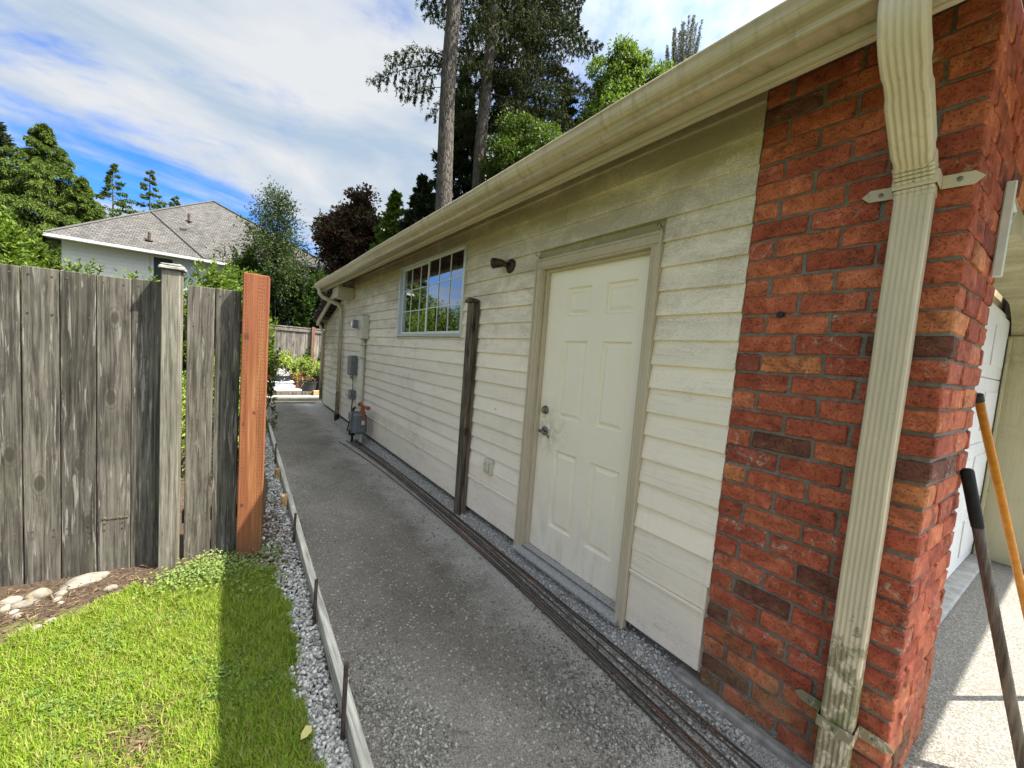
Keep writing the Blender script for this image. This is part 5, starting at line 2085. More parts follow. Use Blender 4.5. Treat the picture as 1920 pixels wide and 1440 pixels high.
# one fallen yellow leaf
m = MB()
m.add([(-1.645, 1.535, 0.050), (-1.625, 1.530, 0.056), (-1.605, 1.545, 0.054), (-1.602, 1.565, 0.060), (-1.622, 1.572, 0.066), (-1.640, 1.555, 0.058)], [(0, 1, 2, 3, 4, 5)])
MT['yleaf'] = mat_leaf('yellow_leaf', (0.48, 0.42, 0.14), (0.52, 0.46, 0.18), 0.3)
tag(m.build('fallen_leaf', MT['yleaf'], fix=False), 'single pale yellow leaf on the shaded grass by the gravel', 'leaf')


# ------------------------------------------------------------------ plants
def stem_tubes(m, p0, p1, r0, r1, wig=0.1, n=6, k=6):
    p0, p1 = Vector(p0), Vector(p1)
    L = (p1-p0).length
    pts = []
    for i in range(n+1):
        t = i/n
        p = p0+(p1-p0)*t
        if 0 < i < n:
            p = p+Vector((random.uniform(-1, 1), random.uniform(-1, 1), 0))*wig*L*0.1
        pts.append(p)
    m.tube(pts, [r0+(r1-r0)*i/n for i in range(n+1)], k)


def broadleaf(name, base, cz, rx, ry, rz, mat, label, cat='tree', nclump=160, per=160, leaf=0.16, seed=0, rc=None, group=None, shell=0.55, cone=0.0, trunk_r=0.16, up=0.0):
    """tree with trunk, limbs and a crown of many leaf clumps"""
    g = np.random.default_rng(seed)
    random.seed(seed)
    t = thing(name, base, label, cat, group)
    c = np.array([base[0], base[1], cz])
    d = rand_dirs(nclump, g)
    rad_ = g.uniform(shell**3, 1, nclump)**(1/3)
    P = d*rad_[:, None]
    if cone:
        P[:, :2] *= (1-cone*np.clip((P[:, 2:3]+1)/2, 0, 1))
    bump_ = 1+0.22*np.sin(P[:, 0]*5+seed)*np.cos(P[:, 1]*4+seed*2)+0.15*np.sin(P[:, 2]*7+seed)
    P = P*bump_[:, None]*np.array([rx, ry, rz])+c
    rc = rc or 0.32*min(rx, ry, rz)
    cl = rc*g.uniform(0.55, 1.25, nclump)
    idx = np.repeat(np.arange(nclump), per)
    n = len(idx)
    off = rand_dirs(n, g)*(g.uniform(0, 1, n)**0.5)[:, None]*cl[idx][:, None]
    off[:, 2] *= 0.75
    Q = P[idx]+off
    D = unit(rand_dirs(n, g)+0.7*unit(off)+np.array([0, 0, up-0.15]))
    V, F = leaves(Q, D, side_of(D, g), leaf*g.uniform(0.6, 1.3, n), leaf*0.55*g.uniform(0.7, 1.2, n))
    np_mesh('crown', V, F, mat, t)
    m = MB()
    stem_tubes(m, base, (c[0], c[1], cz+0.3*rz), trunk_r, trunk_r*0.4, 0.2, 8, 8)
    for i in g.choice(nclump, min(nclump, 22), replace=False):
        z = base[2]+(cz-base[2])*random.uniform(0.55, 1.0)
        stem_tubes(m, (c[0], c[1], z), P[i], trunk_r*0.35, trunk_r*0.08, 0.8, 5, 5)
    m.build('trunk', MT['twig'], t, smooth=True)
    return t


def conifer(name, base, h, r, mat, label, nb=110, per=220, quad=(0.22, 0.07), droop=0.55, z0=0.08, seed=0, group=None, trunk_r=0.2, power=0.85, hang=0.5, rise=0.15, bark=None, lens=None, cat='tree', top_r=0.03, rag=(0.62, 1.12), wd=0.30):
    """conifer: whorled limbs that droop, each carrying hanging sprays of needles"""
    g = np.random.default_rng(seed)
    random.seed(seed)
    t = thing(name, base, label, cat, group)
    b = np.array(base)
    tt = z0+(1-z0)*(np.arange(nb)+g.uniform(0, 1, nb))/nb
    az = np.arange(nb)*2.39996+g.normal(0, 0.4, nb)
    L = r*np.clip(1-(tt-z0)/(1-z0), 0.0, 1)**power*g.uniform(rag[0], rag[1], nb)+0.03*r
    hd = np.stack([np.cos(az), np.sin(az), np.zeros(nb)], 1)
    p0 = b+np.stack([np.zeros(nb), np.zeros(nb), tt*h], 1)
    # each limb carries discrete fans; each fan is a drooping strand of small leaves
    per_st = 14
    nst = max(4, per//per_st)
    ni = nb*nst
    li = np.repeat(np.arange(nb), nst)
    ss = g.uniform(0.10, 1.0, ni)**0.8
    lat = np.where(g.uniform(0, 1, ni) < 0.5, -1.0, 1.0)*g.uniform(0.15, 1.0, ni)
    Lx = L[li]
    side = np.stack([-hd[li][:, 1], hd[li][:, 0], np.zeros(ni)], 1)
    wl = (wd*1.25*Lx*(1.08-ss)+0.085*r*wd/0.3)*g.uniform(0.6, 1.25, ni)
    tipk = np.clip((1-tt[li])/0.30, 0, 1)          # short sprays towards the leader: a pointed top
    wl = wl*(0.18+0.82*tipk)
    b0 = p0[li]+hd[li]*(ss*Lx)[:, None]
    b0[:, 2] += rise*ss*Lx-droop*(ss**2)*Lx
    sd_ = unit(side*lat[:, None]+hd[li]*0.75)
    u = (np.arange(per_st)+0.5)/per_st
    idx = np.repeat(np.arange(ni), per_st)
    uu = np.tile(u, ni)
    sag = hang*g.uniform(0.5, 1.3, ni)
    Q = b0[idx]+sd_[idx]*(uu*wl[idx])[:, None]
    Q[:, 2] += (0.10*uu-sag[idx]*uu*uu)*wl[idx]
    n = len(Q)
    Q = Q+g.normal(0, 0.035*min(1.0, r/3.0), (n, 3))
    D = unit(sd_[idx]*0.7+np.array([0, 0, -1.0])*(sag[idx]*uu*1.3)[:, None]+g.normal(0, 0.38, (n, 3)))
    ql = quad[0]*g.uniform(0.6, 1.35, n)*(1.1-0.35*uu)*(0.6+0.4*tipk[idx])
    V, F = leaves(Q, D, side_of(D, g), ql, quad[1]*g.uniform(0.7, 1.3, n))
    np_mesh('crown', V, F, mat, t)
    m = MB()
    k = 12
    m.tube([(b[0]+0.02*math.sin(i), b[1]+0.02*math.cos(i*1.7), b[2]+h*i/k) for i in range(k+1)], [trunk_r+(top_r-trunk_r)*(i/k) for i in range(k+1)], 14)
    m.build('trunk', bark or MT['bark'], t, smooth=True)
    m = MB()
    for i in range(0, nb, 2):
        pts = []
        for q in range(5):
            u = q/4
            p = p0[i]+hd[i]*u*L[i]
            pts.append((p[0], p[1], p[2]+rise*u*L[i]-droop*u*u*L[i]))
        m.tube(pts, [max(0.004, 0.020*L[i]*(1-0.8*q/4)) for q in range(5)], 5, caps=False)
    m.build('limbs', MT['twig'], t, smooth=True)
    return t


def sprigs(name, boxes, mat, label, cat, nst, hmin, hmax, leaf, per=26, seed=0, group=None, spread=0.25, z0=0.0, parent_stem=True):
    """shrub or hedge: upright leafy shoots rising from a footprint (list of x,y,rx,ry,top)"""
    g = np.random.default_rng(seed)
    t = thing(name, (boxes[0][0], boxes[0][1], z0), label, cat, group)
    allV, allF, k = [], [], 0
    m = MB()
    for bx, by, rx, ry, top in boxes:
        n = nst
        px = bx+g.uniform(-rx, rx, n)
        py = by+g.uniform(-ry, ry, n)
        edge = np.clip(1-((px-bx)/rx)**2*0.45, 0.3, 1)
        tz = z0+(top-z0)*edge*g.uniform(0.80, 1.03, n)
        L = g.uniform(hmin, hmax, n)
        # shoots at many heights so that the whole face is leafy
        lay = g.uniform(0, 1, n)**1.4
        tz = tz-(tz-z0)*0.93*np.where(np.arange(n) % 3 == 0, 0, lay)
        dirs = unit(np.stack([g.normal(0, spread, n), g.normal(-0.1, spread, n), np.ones(n)], 1))
        idx = np.repeat(np.arange(n), per)
        q = len(idx)
        s = g.uniform(0, 1, q)
        P = np.stack([px, py, tz-L], 1)[idx]+dirs[idx]*(s*L[idx])[:, None]
        a = g.uniform(0, 2*np.pi, q)
        D = unit(np.stack([np.cos(a), np.sin(a), 0.25+0.9*s], 1)+g.normal(0, .2, (q, 3)))
        sz = leaf*(1.15-0.55*s)*g.uniform(0.7, 1.2, q)
        S = unit(np.cross(D, np.array([0, 0, 1.0])+g.normal(0, .25, (q, 3))))
        V, F = leaves(P, D, S, sz, sz*0.42)
        allV.append(V)
        allF.append(F+k)
        k += len(V)
        for i in range(0, n, 4):
            a0 = (bx+(px[i]-bx)*0.5, by+(py[i]-by)*0.5, z0)
            m.tube([a0, (px[i], py[i], tz[i]-L[i]), tuple(np.array([px[i], py[i], tz[i]-L[i]])+dirs[i]*L[i])], [0.010, 0.006, 0.002], 4, caps=False)
    np_mesh('foliage', np.concatenate(allV), np.concatenate(allF), mat, t)
    m.build('stems', MT['twig'], t)
    return t


# hedge and bushes just behind the near fence
sprigs('laurel_bush', [(-5.25, 9.9, 1.05, 1.0, 3.62), (-5.9, 10.6, 1.2, 1.0, 3.9)], MT['laurel'], 'bright green laurel bush rising behind the fence at the left', 'bush', 560, 0.25, 0.6, 0.13, 30, 21)
sprigs('hedge', [(-4.15, 8.3, 0.5, 0.5, 2.36), (-3.55, 8.0, 0.45, 0.45, 2.46), (-2.95, 7.6, 0.40, 0.45, 2.40), (-2.55, 7.4, 0.30, 0.4, 2.52)], MT['laurel'], 'leafy hedge top showing above the boards left of the capped post', 'hedge', 200, 0.22, 0.5, 0.085, 30, 22)
sprigs('hedge', [(-2.10, 7.6, 0.40, 0.5, 2.78), (-1.65, 7.9, 0.40, 0.5, 2.72), (-1.95, 8.8, 0.6, 0.5, 2.9)], MT['laurel'], 'leafy hedge between the capped post and the orange post', 'hedge', 260, 0.22, 0.5, 0.085, 30, 23)
sprigs('garden_shrub', [(-2.6, 5.2, 0.45, 0.45, 1.55), (-2.0, 5.6, 0.4, 0.45, 1.45)], MT['shrub'], 'light green shrub glimpsed through the gate gaps', 'bush', 120, 0.2, 0.4, 0.07, 26, 24)
sprigs('tall_hedge', [(-1.4, 16.6, 0.8, 0.7, 4.7), (-0.3, 16.4, 0.9, 0.7, 4.45), (0.7, 16.0, 0.7, 0.7, 4.2), (1.5, 15.9, 0.7, 0.6, 3.9)], MT['hedge'], 'tall dark hedge behind the back fence', 'hedge', 520, 0.4, 0.8, 0.17, 30, 25)


# mountain ash: ascending stems with feathery sprays
def ash_tree():
    g = np.random.default_rng(31)
    base = (-0.62, 16.2, 0.0)
    t = thing('mountain_ash', base, 'slender feathery tree rising above the dark hedge', 'tree')
    m = MB()
    V_, F_, k = [], [], 0
    random.seed(31)
    m.tube([(base[0], base[1], 0), (base[0]-.05, base[1], 2.5), (base[0], base[1], 4.6), (base[0]+.05, base[1], 6.9)], [0.10, 0.07, 0.045, 0.008], 8)
    for i in range(78):
        u = (i+random.random())/78
        z0 = 2.6+u*3.9
        az = i*2.4+random.uniform(-.4, .4)
        L = (1.75*(1-u)**0.8+0.35)*random.uniform(0.65, 1.1)
        el = rad(random.uniform(35, 60))
        d = np.array([math.cos(az)*math.cos(el), math.sin(az)*math.cos(el), math.sin(el)])
        p0 = np.array([base[0], base[1], z0])
        p1 = p0+d*L
        m.tube([tuple(p0), tuple((p0+p1)/2+np.array([0, 0, -0.05])), tuple(p1)], [0.022*(1-u)+.006, 0.010, 0.003], 5, caps=False)
        q = int(190*L/1.5*(1.25-0.75*u))+30
        s = g.uniform(0.25, 1.05, q)
        P = p0+d*(s*L)[:, None]+g.normal(0, 0.13, (q, 3))
        D = unit(rand_dirs(q, g)+d*0.5)
        V, F = leaves(P, D, side_of(D, g), g.uniform(0.07, 0.14, q), g.uniform(0.025, 0.05, q))
        V_.append(V)
        F_.append(F+k)
        k += len(V)
    np_mesh('crown', np.concatenate(V_), np.concatenate(F_), MT['ash'], t)
    m.build('trunk', MT['twig'], t, smooth=True)


ash_tree()

# trees left, behind the neighbour's house
conifer('cedar_tree', (-12.9, 44.0, 0), 15.7, 9.0, MT['cedar'], 'broad drooping green cedar behind the neighbouring house at the left', 300, 620, (0.24, 0.050), 0.30, 0.12, 41, None, 0.4, 1.12, 1.1, 0.10, rag=(0.30, 1.30), wd=0.15)
conifer('cedar_tree', (-10.7, 42.5, 0), 12.2, 5.6, MT['cedar'], 'lower shoulder of green cedar joined to the broad cedar, over the roof', 210, 520, (0.24, 0.050), 0.30, 0.12, 42, None, 0.3, 1.1, 1.1, 0.10, rag=(0.30, 1.30), wd=0.15)
conifer('spruce_tree', (-16.9, 49.5, 0), 17.3, 4.2, MT['darkfir'], 'dark grey conifer cut by the left edge of the picture', 110, 220, (0.5, 0.13), 0.35, 0.15, 43, None, 0.3, 0.8, 0.4, 0.10)
for (x, y, h, r, lab, sd) in ((-10.4, 50.0, 15.9, 5.2, 'thin leaning cedar top over the roof, first right of the broad cedar', 44), (-7.75, 48.0, 15.6, 5.0, 'thin cedar top over the roof, second right of the broad cedar', 45), (-6.0, 47.0, 13.6, 4.6, 'low cedar tip just showing above the roof ridge', 46)):
    conifer('cedar_tree', (x, y, 0), h, r, MT['cedar'], lab, 56, 150, (0.32, 0.075), 0.10, 0.35, sd, 'cedar tops over the roof', 0.12, 1.35, 0.35, 0.18, rag=(0.5, 1.3), wd=0.18)

# right-hand background trees
broadleaf('plum_tree', (3.9, 24.3, 0), 7.6, 2.05, 1.9, 2.35, MT['plum'], 'dark red leaved plum tree behind the garage roof', 'tree', 200, 150, 0.20, 51, 0.6, cone=0.25)
conifer('cypress_tree', (5.35, 21.6, 0), 10.1, 1.9, MT['bright'], 'light green conifer between the red plum and the dark conifer', 110, 130, (0.32, 0.09), -0.1, 0.2, 52, None, 0.14, 0.8, 0.1, 0.25)
conifer('dark_conifer', (5.75, 18.9, 0), 10.2, 2.1, MT['darkfir'], 'dark conifer just left of the two tall trunks', 130, 200, (0.30, 0.08), 0.15, 0.2, 53, None, 0.16, 0.75, 0.3, 0.22)
conifer('dark_conifer', (8.9, 21.2, 0), 17.6, 2.9, MT['darkfir'], 'tall dark conifer standing between and behind the two trunks', 180, 230, (0.36, 0.10), 0.30, 0.25, 54, None, 0.2, 0.8, 0.5, 0.10)


# the two tall firs
def tall_fir(base, h, r0, r1, label, limbs, seed, nfree=0, zlow=12.0, rl=2.6, per=300, fq=(0.20, 0.05), bare=None):
    g = np.random.default_rng(seed)
    random.seed(seed)
    t = thing('fir_tree', base, label, 'tree', 'tall firs behind the garage')
    m = MB()
    k = 16
    m.tube([(base[0]+0.05*math.sin(i*0.8+seed), base[1]+0.05*math.cos(i*0.9), base[2]+h*i/k) for i in range(k+1)], [r0+(r1-r0)*(i/k) for i in range(k+1)], 20)
    m.build('trunk', MT['bark'], t, smooth=True)
    br_ = list(limbs)
    for i in range(nfree):
        u = i/max(1, nfree)
        z = zlow+(h*0.96-zlow)*u
        az = i*2.4+random.uniform(-.5, .5)
        L = rl*(1-0.35*u)*random.uniform(0.6, 1.15)
        if bare and z < bare[2] and abs((math.degrees(az)-bare[0]+180) % 360-180) < bare[1]:
            continue          # this side of the trunk carries no limbs
        br_.append((z, math.degrees(az), L, random.uniform(0.25, 0.6)))
    m = MB()
    V_, F_, kk = [], [], 0
    for z, azd, L, dr in br_:
        az = rad(azd)
        hd = np.array([math.cos(az), math.sin(az), 0])
        sd = np.array([-hd[1], hd[0], 0])
        p0 = np.array([base[0], base[1], base[2]+z])+hd*r0*0.7
        nseg = 8
        pts = []
        for q in range(nseg+1):
            u = q/nseg
            pts.append(p0+hd*L*u+np.array([0, 0, 0.12*L*u-dr*L*u*u+0.25*dr*L*max(0, u-0.6)]))
        m.tube([tuple(p) for p in pts], [max(0.006, 0.030*L/2.5*(1-0.85*q/nseg)) for q in range(nseg+1)], 6, caps=False)
        # side branchlets, each with hanging sprays
        pts = np.array(pts)
        n = int(per*L/2.0)
        s = g.uniform(0.12, 1.0, n)
        fi = np.clip((s*nseg).astype(int), 0, nseg-1)
        P = pts[fi]+(pts[fi+1]-pts[fi])*(s*nseg-fi)[:, None]
        # cluster the sprays on discrete branchlets so that gaps of sky stay open
        nbt = max(6, int(L*6))
        nt = 7
        bt = g.integers(0, nbt, n)
        bs = 0.12+0.88*(bt+0.5)/nbt
        fi = np.clip((bs*nseg).astype(int), 0, nseg-1)
        P = pts[fi]+(pts[fi+1]-pts[fi])*(bs*nseg-fi)[:, None]
        sgn = np.where(bt % 2 == 0, 1.0, -1.0)
        bl = (0.26*L*(1.1-bs)+0.22)*g.uniform(0.6, 1.15, nbt)[bt]
        ti = g.integers(0, nt, n)
        w = (ti+0.6)/nt
        P = P+sd*(sgn*w*bl)[:, None]+hd*(w*bl*0.6)[:, None]
        hang_ = (0.05+0.34*g.uniform(0.1, 1.0, nbt*nt)**1.5)[bt*nt+ti]*(0.6+0.5*w)
        hh = g.uniform(0, 1, n)
        P[:, 2] -= 0.40*w*w*bl+hh*hang_
        P += g.normal(0, 0.016, (n, 3))*(1.3-0.6*hh)[:, None]
        D = unit(sd*(sgn*0.35*(1-hh))[:, None]+hd*(0.4*(1-hh))[:, None]+np.array([0, 0, -0.8])+g.normal(0, 0.42, (n, 3)))
        V, F = leaves(P, D, side_of(D, g), fq[0]*g.uniform(0.6, 1.3, n), fq[1]*g.uniform(0.8, 1.3, n))
        V_.append(V)
        F_.append(F+kk)
        kk += len(V)
    m.build('limbs', MT['twig'], t, smooth=True)
    np_mesh('crown', np.concatenate(V_), np.concatenate(F_), MT['fir'], t)
    return t


# limb tuples: height, azimuth (deg), length, droop
tall_fir((4.40, 13.60, 0), 24.0, 0.36, 0.17, 'tall bare trunked fir, left of the pair behind the garage',
         [(11.9, 143, 2.5, 0.42), (12.3, 150, 1.9, 0.35), (11.2, 140, 1.2, 0.5), (11.7, 133, 1.7, 0.5), (14.4, 150, 1.2, 0.2), (15.0, 145, 1.0, 0.2), (12.4, -30, 1.1, 0.6), (13.4, -40, 1.5, 0.5), (14.0, -30, 1.8, 0.4), (15.0, -45, 1.8, 0.4)], 61, 22, 15.2, 2.0, 1100, (0.11, 0.030))
tall_fir((7.05, 15.55, 0), 24.0, 0.36, 0.16, 'tall fir with dense drooping crown, right of the pair behind the garage',
         [(11.9, -25, 2.2, 0.8), (12.6, -45, 2.3, 0.7), (13.2, -20, 2.6, 0.6), (12.4, 140, 1.3, 0.6), (13.6, 120, 1.7, 0.5), (13.0, 165, 1.4, 0.5)], 62, 60, 13.4, 3.0, 1150, (0.12, 0.032), (240, 48, 16.5))
tall_fir((10.3, 17.2, 0), 27.0, 0.36, 0.14, 'dense dark fir crown right of the pair, its trunk hidden',
         [(13.2, 200, 2.8, 0.6), (13.8, 160, 2.6, 0.6)], 63, 95, 13.0, 3.6, 1300, (0.14, 0.038))

broadleaf('maple_tree', (8.75, 14.5, 0), 10.0, 1.75, 1.7, 1.9, MT['midgreen'], 'mid green leafy tree below the dark fir crown', 'tree', 230, 260, 0.125, 71, 0.5, up=-0.1)
broadleaf('birch_tree', (18.2, 17.1, 0), 16.9, 3.3, 3.0, 4.1, MT['bright'], 'bright yellow green tree above the gutter right of the firs', 'tree', 300, 260, 0.19, 72, 0.65, cone=0.2)
broadleaf('birch_tree', (20.8, 15.0, 0), 16.6, 2.8, 2.4, 2.6, MT['bright'], 'bright green tree top low behind the gutter, right of the taller one', 'tree', 170, 170, 0.26, 73, 0.7)
conifer('dark_conifer', (15.2, 19.4, 0), 19.6, 2.6, MT['fir'], 'brownish conifer tip between the fir crown and the bright tree', 120, 200, (0.32, 0.09), 0.2, 0.35, 74, None, 0.2, 0.7, 0.4, 0.15)


def grey_conifer():
    g = np.random.default_rng(81)
    base = (35.9, 24.9, 0)
    t = thing('grey_conifer', base, 'sparse grey green conifer top at the upper right above the gutter', 'tree')
    m = MB()
    V_, F_, k = [], [], 0
    m.tube([(base[0], base[1], 0), (base[0], base[1], 30), (base[0], base[1], 34)], [0.4, 0.25, 0.12], 8)
    for i in range(22):
        az = i*2.4
        off = 2.1*math.sqrt((i+0.5)/22)
        top = 39.3-1.35*off*g.uniform(0.5, 1.5)-g.uniform(0, 1.6)
        z0 = 30.5
        p0 = np.array([base[0]+0.3*math.cos(az), base[1]+0.3*math.sin(az), z0])
        p1 = np.array([base[0]+off*math.cos(az), base[1]+off*math.sin(az), top])
        pm = (p0+p1)/2+np.array([0.5*off*math.cos(az), 0.5*off*math.sin(az), -0.4])*0.5
        m.tube([tuple(p0), tuple(pm), tuple(p1)], [0.09, 0.05, 0.012], 5, caps=False)
        n = 620
        s_ = g.uniform(0.1, 1.0, n)
        C_ = p0*((1-s_)**2)[:, None]+pm*(2*s_*(1-s_))[:, None]+p1*(s_**2)[:, None]
        w_ = (0.50*(1-s_)+0.10)*(0.4+0.6*np.abs(np.sin(s_*34+i)))
        rd = rand_dirs(n, g)
        rd[:, 2] = np.abs(rd[:, 2])*0.6
        P = C_+rd*(w_*g.uniform(0.1, 1, n))[:, None]
        D = unit(rd+np.array([0, 0, 0.9])+g.normal(0, 0.25, (n, 3)))
        V, F = leaves(P, D, side_of(D, g), g.uniform(0.14, 0.30, n), g.uniform(0.04, 0.08, n))
        V_.append(V)
        F_.append(F+k)
        k += len(V)
    np_mesh('crown', np.concatenate(V_), np.concatenate(F_), MT['blueconifer'], t)
    m.build('trunk', MT['twig'], t)


grey_conifer()

# ------------------------------------------------------------------ neighbouring house
H = thing('neighbour_house', (-3, 27, 0), 'grey shingled hip roof house with white siding beyond the fence', 'house')
EL, ER, P1 = Vector((-8.60, 26.60, 5.5)), Vector((-2.97, 26.60, 5.5)), Vector((-5.63, 31.01, 8.35))
AP, RR = Vector((-2.89, 33.42, 10.39)), Vector((3.54, 26.69, 6.28))
BL, BR = Vector((-8.60, 40.0, 5.5)), Vector((6.5, 41.0, 5.5))
RE = Vector((6.5, 27.2, 5.5))


def roof_facet(name, pts, parent, uvdir=None):
    org = ORG[parent]
    me = bpy.data.meshes.new(name)
    n = (pts[1]-pts[0]).cross(pts[2]-pts[0]).normalized()
    if n.z < 0:
        pts = pts[::-1]
        n = -n
    top = [p for p in pts]
    bot = [p-Vector((0, 0, 0.12)) for p in pts]
    k = len(pts)
    me.from_pydata([tuple(p-org) for p in top+bot], [], [tuple(range(k)), tuple(range(2*k-1, k-1, -1))]+[(i, k+i, k+(i+1) % k, (i+1) % k) for i in range(k)])
    e = Vector((-n.y, n.x, 0)).normalized()
    w = n.cross(e)
    uv = me.uv_layers.new(name='UVMap')
    for lp in me.loops:
        p = me.vertices[lp.vertex_index].co+org
        uv.data[lp.index].uv = (p.dot(e), p.dot(w))
    me.materials.append(MT['shingle'])
    o = bpy.data.objects.new(name, me)
    COL.objects.link(o)
    o.parent = parent
    ORG[o] = org.copy()
    return o


roof_facet('roof', [EL, ER, P1], H)
rf = roof_facet('roof', [ER+Vector((0.02, 0, 0)), RR, AP, P1+Vector((0.02, 0, 0.0))], H)
roof_facet('roof', [EL, P1, BL], H)
roof_facet('roof', [P1, AP, BR, BL], H)
roof_facet('roof', [RR, RE, BR, AP], H)
# hip cap and ridge strips
m = MB()
for a, b in ((ER, P1), (EL, P1), (P1, AP), (AP, RR)):
    m.tube([a+Vector((0, -.02, 0.03)), b+Vector((0, -.02, 0.03))], 0.05, 6)
MT['ridgecap'] = mat_plain('ridge_cap', (0.085, 0.08, 0.074), 0.9, 0.2, 9)
m.build('ridge_cap', MT['ridgecap'], rf)
# walls
m = MB()
WYF = 27.10
m.box(-8.15, 3.2, WYF+0.02, 39.5, 0, 5.42)
m.box(3.2, 6.2, 27.5, 39.5, 0, 5.4)
hw = m.build('wall', MT['housewall'], H)
z = 2.0
while z < 5.25:
    m = MB()
    m.add([(-8.17, WYF-0.012, z), (-5.20, WYF-0.012, z), (-5.20, WYF+0.004, z+0.20), (-8.17, WYF+0.004, z+0.20), (-8.17, WYF+0.018, z), (-5.20, WYF+0.018, z), (-5.20, WYF+0.018, z+0.20), (-8.17, WYF+0.018, z+0.20)],
          [(0, 1, 2, 3), (0, 4, 5, 1), (3, 2, 6, 7), (0, 3, 7, 4), (1, 5, 6, 2)])
    m.build('siding_board', MT['housewall'], hw)
    z += 0.20
m = MB()
m.bbox(-8.60, -2.97, 26.46, 26.585, 5.36, 5.49, 0.01)
m.bbox(-3.1, 3.6, 26.50, 26.62, 5.36, 5.49, 0.01)
m.build('gutter', MT['housetrim'], H)
m = MB()
m.box(-8.6, 3.6, 26.60, 27.09, 5.40, 5.42)
m.build('soffit', MT['housetrim'], H)
m = MB()
m.bbox(-5.14, -5.04, WYF-0.05, WYF+0.018, 3.6, 5.39, 0.01)
m.bbox(-3.40, -3.30, WYF-0.05, WYF+0.018, 3.6, 5.39, 0.01)
m.bbox(-4.31, -4.24, WYF-0.048, WYF+0.018, 3.6, 5.29, 0.01)
m.bbox(-5.035, -3.405, WYF-0.046, WYF+0.018, 5.29, 5.385, 0.01)
hwin = m.build('window', MT['housetrim'], H)
m = MB()
m.box(-5.03, -4.32, WYF-0.005, WYF+0.004, 3.6, 5.285)
m.build('pane', MT['black'], hwin)
m = MB()
for i in range(14):
    a = -4.235+i*0.0595
    m.tube([(a+0.03, WYF+0.004, 3.6), (a+0.03, WYF+0.004, 5.285)], 0.03, 6)
MT['curtain'] = mat_plain('pale_curtain', (0.45, 0.50, 0.56), 0.6, 0.05, 5)
m.build('curtain', MT['curtain'], hwin)
for p in ((-3.84, 29.22, 7.87), (-5.27, 27.56, 6.13)):
    m = MB()
    m.tube([(p[0], p[1], p[2]-0.1), (p[0], p[1], p[2]+0.42)], 0.06, 10)
    m.tube([(p[0], p[1]-.02, p[2]-0.02), (p[0], p[1]-.02, p[2]+0.02)], 0.16, 10)
    m.build('roof_vent', MT['rust'], H)

# ------------------------------------------------------------------ things at the far end of the path
m = MB()
m.bbox(-2.2, 1.2, 10.95, 11.10, -0.05, 0.045, 0.008, 0.003)
tag(m.build('edging_timber', MT['timber']), 'long pale timber laid across the far end of the path, front one', 'timber', 'timbers at the end of the path')
m = MB()
m.bbox(-2.2, 1.2, 11.12, 11.36, -0.05, 0.11, 0.008, 0.003)
tag(m.build('edging_timber', MT['timber']), 'wide pale timber laid behind the front timber', 'timber', 'timbers at the end of the path')
sheet('gravel_yard', [(-2.2, 11.37), (1.4, 11.37), (1.4, 14.95), (-2.2, 14.95)], 0.06, MT['concrete'])
m = MB()
m.bbox(-1.5, -0.24, 12.15, 12.27, 0.05, 0.155, 0.006, 0.004)
tag(m.build('old_timber', MT['darkpost']), 'grey old timber lying before the galvanised tray', 'timber')
m = MB()
m.bbox(-0.22, 0.10, 12.18, 12.30, 0.05, 0.15, 0.006, 0.004)
tag(m.build('old_timber', MT['darkpost']), 'short old timber lying before the grey tub', 'timber')
m = MB()
m.bbox(0.08, 0.55, 12.05, 12.20, 0.05, 0.20, 0.006, 0.003)
tag(m.build('wood_block', MT['newwood']), 'fresh yellow wood block at the garage corner', 'wood block')


def pot(name, x, y, z, r0, r1, h, mat, label, cat='pot', oblong=1.0, group=None, n=24):
    t = thing(name, (x, y, z), label, cat, group)
    m = MB()

    def ring(r, zz):
        return [(x+r*oblong*math.cos(2*math.pi*i/n), y+r*math.sin(2*math.pi*i/n), zz) for i in range(n)]
    prof = [(r0, z), (r1, z+h-0.04), (r1+0.015, z+h-0.04), (r1+0.015, z+h), (r1-0.01, z+h), (r1-0.015, z+h-0.05)]
    for r, zz in prof:
        m.v += ring(r, zz)
    for k in range(len(prof)-1):
        for i in range(n):
            m.f.append((k*n+i, k*n+(i+1) % n, (k+1)*n+(i+1) % n, (k+1)*n+i))
    m.f.append(tuple(range(n))[::-1])
    e = (len(prof)-1)*n
    m.build('pot_wall', mat, t)
    m = MB()
    m.add(ring(r1-0.014, z+h-0.05), [tuple(range(n))])
    m.build('potting_soil', MT['soil'], t)
    return t


# galvanised tray and crate
t = thing('metal_tray', (-0.55, 12.75, 0.06), 'shallow galvanised tray with white rim standing before the pots', 'tray')
m = MB()
m.bbox(-0.80, -0.19, 12.50, 12.90, 0.06, 0.15, 0.006)
m.build('body', MT['sheetmetal'], t)
m = MB()
m.bbox(-0.83, -0.16, 12.47, 12.93, 0.151, 0.175, 0.005)
m.build('rim', MT['white'], t)
t = thing('metal_box', (-0.8, 13.1, 0.06), 'galvanised metal box behind the shallow tray', 'box')
m = MB()
m.bbox(-1.5, -0.32, 13.0, 13.35, 0.06, 0.33, 0.008)
m.build('body', MT['sheetmetal'], t)
m = MB()
m.bbox(-1.52, -0.30, 12.98, 13.37, 0.331, 0.36, 0.006)
m.build('lid', MT['white'], t)
m = MB()
m.tube([(-0.33, 12.85, 0.176), (-0.33, 12.85, 0.27)], [0.035, 0.042], 12)
tag(m.build('cup', MT['white']), 'small white cup standing on the tray', 'cup')
pot('planter', -0.62, 13.15, 0.361, 0.18, 0.22, 0.17, MT['black'], 'long black trough planter with silvery plant on the metal box', 'planter', 1.25)
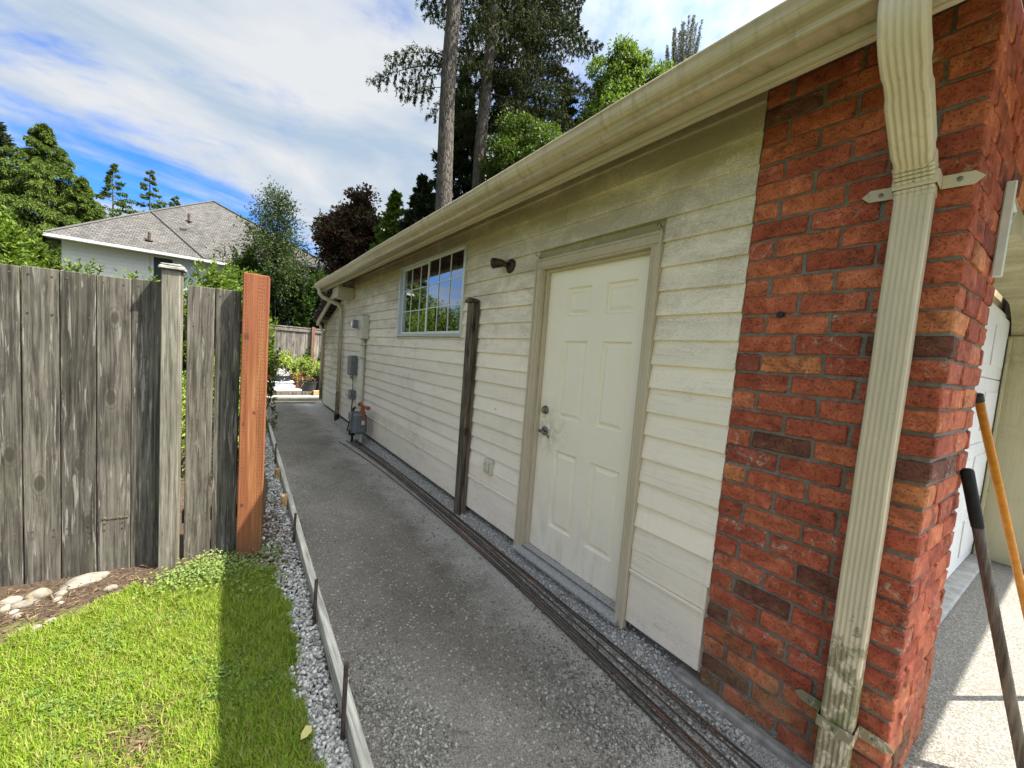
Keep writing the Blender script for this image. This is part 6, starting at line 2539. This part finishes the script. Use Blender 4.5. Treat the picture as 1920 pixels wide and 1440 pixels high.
pot('tub', 0.06, 12.95, 0.06, 0.20, 0.25, 0.33, MT['black'], 'grey black tub with dry plant behind the short timber', 'planter')
pot('planter', 0.48, 13.2, 0.06, 0.22, 0.28, 0.50, MT['black'], 'tall black planter with grey rim beside the garage corner', 'planter')
pot('flower_pot', -0.98, 13.95, 0.06, 0.20, 0.27, 0.62, MT['terracotta'], 'terracotta pot at the left behind the metal box', 'pot')
pot('flower_pot', -0.10, 13.75, 0.06, 0.24, 0.32, 0.52, MT['terracotta'], 'wide terracotta pot in the middle of the potted shrubs', 'pot')
sprigs('potted_shrub', [(-0.45, 14.0, 0.30, 0.3, 1.35)], MT['shrub'], 'yellow green shrub growing left of the middle terracotta pot', 'shrub', 70, 0.25, 0.5, 0.10, 20, 91, 'potted shrubs', z0=0.45, spread=0.5)
sprigs('potted_shrub', [(0.05, 13.75, 0.32, 0.3, 1.22)], MT['shrub'], 'yellow green shrub in the middle terracotta pot', 'shrub', 80, 0.25, 0.5, 0.10, 20, 92, 'potted shrubs', z0=0.5, spread=0.5)
sprigs('potted_shrub', [(0.45, 13.35, 0.32, 0.25, 1.12)], MT['shrub'], 'yellow green shrub in the tall black planter', 'shrub', 80, 0.25, 0.45, 0.10, 20, 93, 'potted shrubs', z0=0.5, spread=0.5)
sprigs('seedling', [(0.20, 14.3, 0.10, 0.1, 1.55)], MT['hedge'], 'dark upright seedling rising behind the middle shrub', 'shrub', 14, 0.3, 0.5, 0.12, 22, 94, 'dark seedlings by the back fence', z0=0.5, spread=0.15)
sprigs('seedling', [(0.62, 14.2, 0.10, 0.1, 1.50)], MT['hedge'], 'dark upright seedling rising behind the right shrub', 'shrub', 14, 0.3, 0.5, 0.12, 22, 95, 'dark seedlings by the back fence', z0=0.5, spread=0.15)
sprigs('dry_plant', [(-0.98, 13.9, 0.25, 0.2, 1.05)], MT['straw'], 'dry brown plant in the left terracotta pot', 'plant', 40, 0.2, 0.4, 0.07, 16, 96, z0=0.62, spread=0.6)
sprigs('dry_plant', [(0.06, 12.95, 0.20, 0.2, 0.62)], MT['straw'], 'dry brown plant in the grey black tub', 'plant', 30, 0.15, 0.3, 0.06, 16, 97, z0=0.36, spread=0.7)
MT['silver'] = mat_leaf('silver_leaves', (0.36, 0.36, 0.36), (0.55, 0.55, 0.54), 0.2)
sprigs('silver_plant', [(-0.62, 13.15, 0.14, 0.12, 0.78)], MT['silver'], 'silvery spiky plant in the black trough planter', 'plant', 20, 0.15, 0.28, 0.10, 16, 98, z0=0.5, spread=0.6)
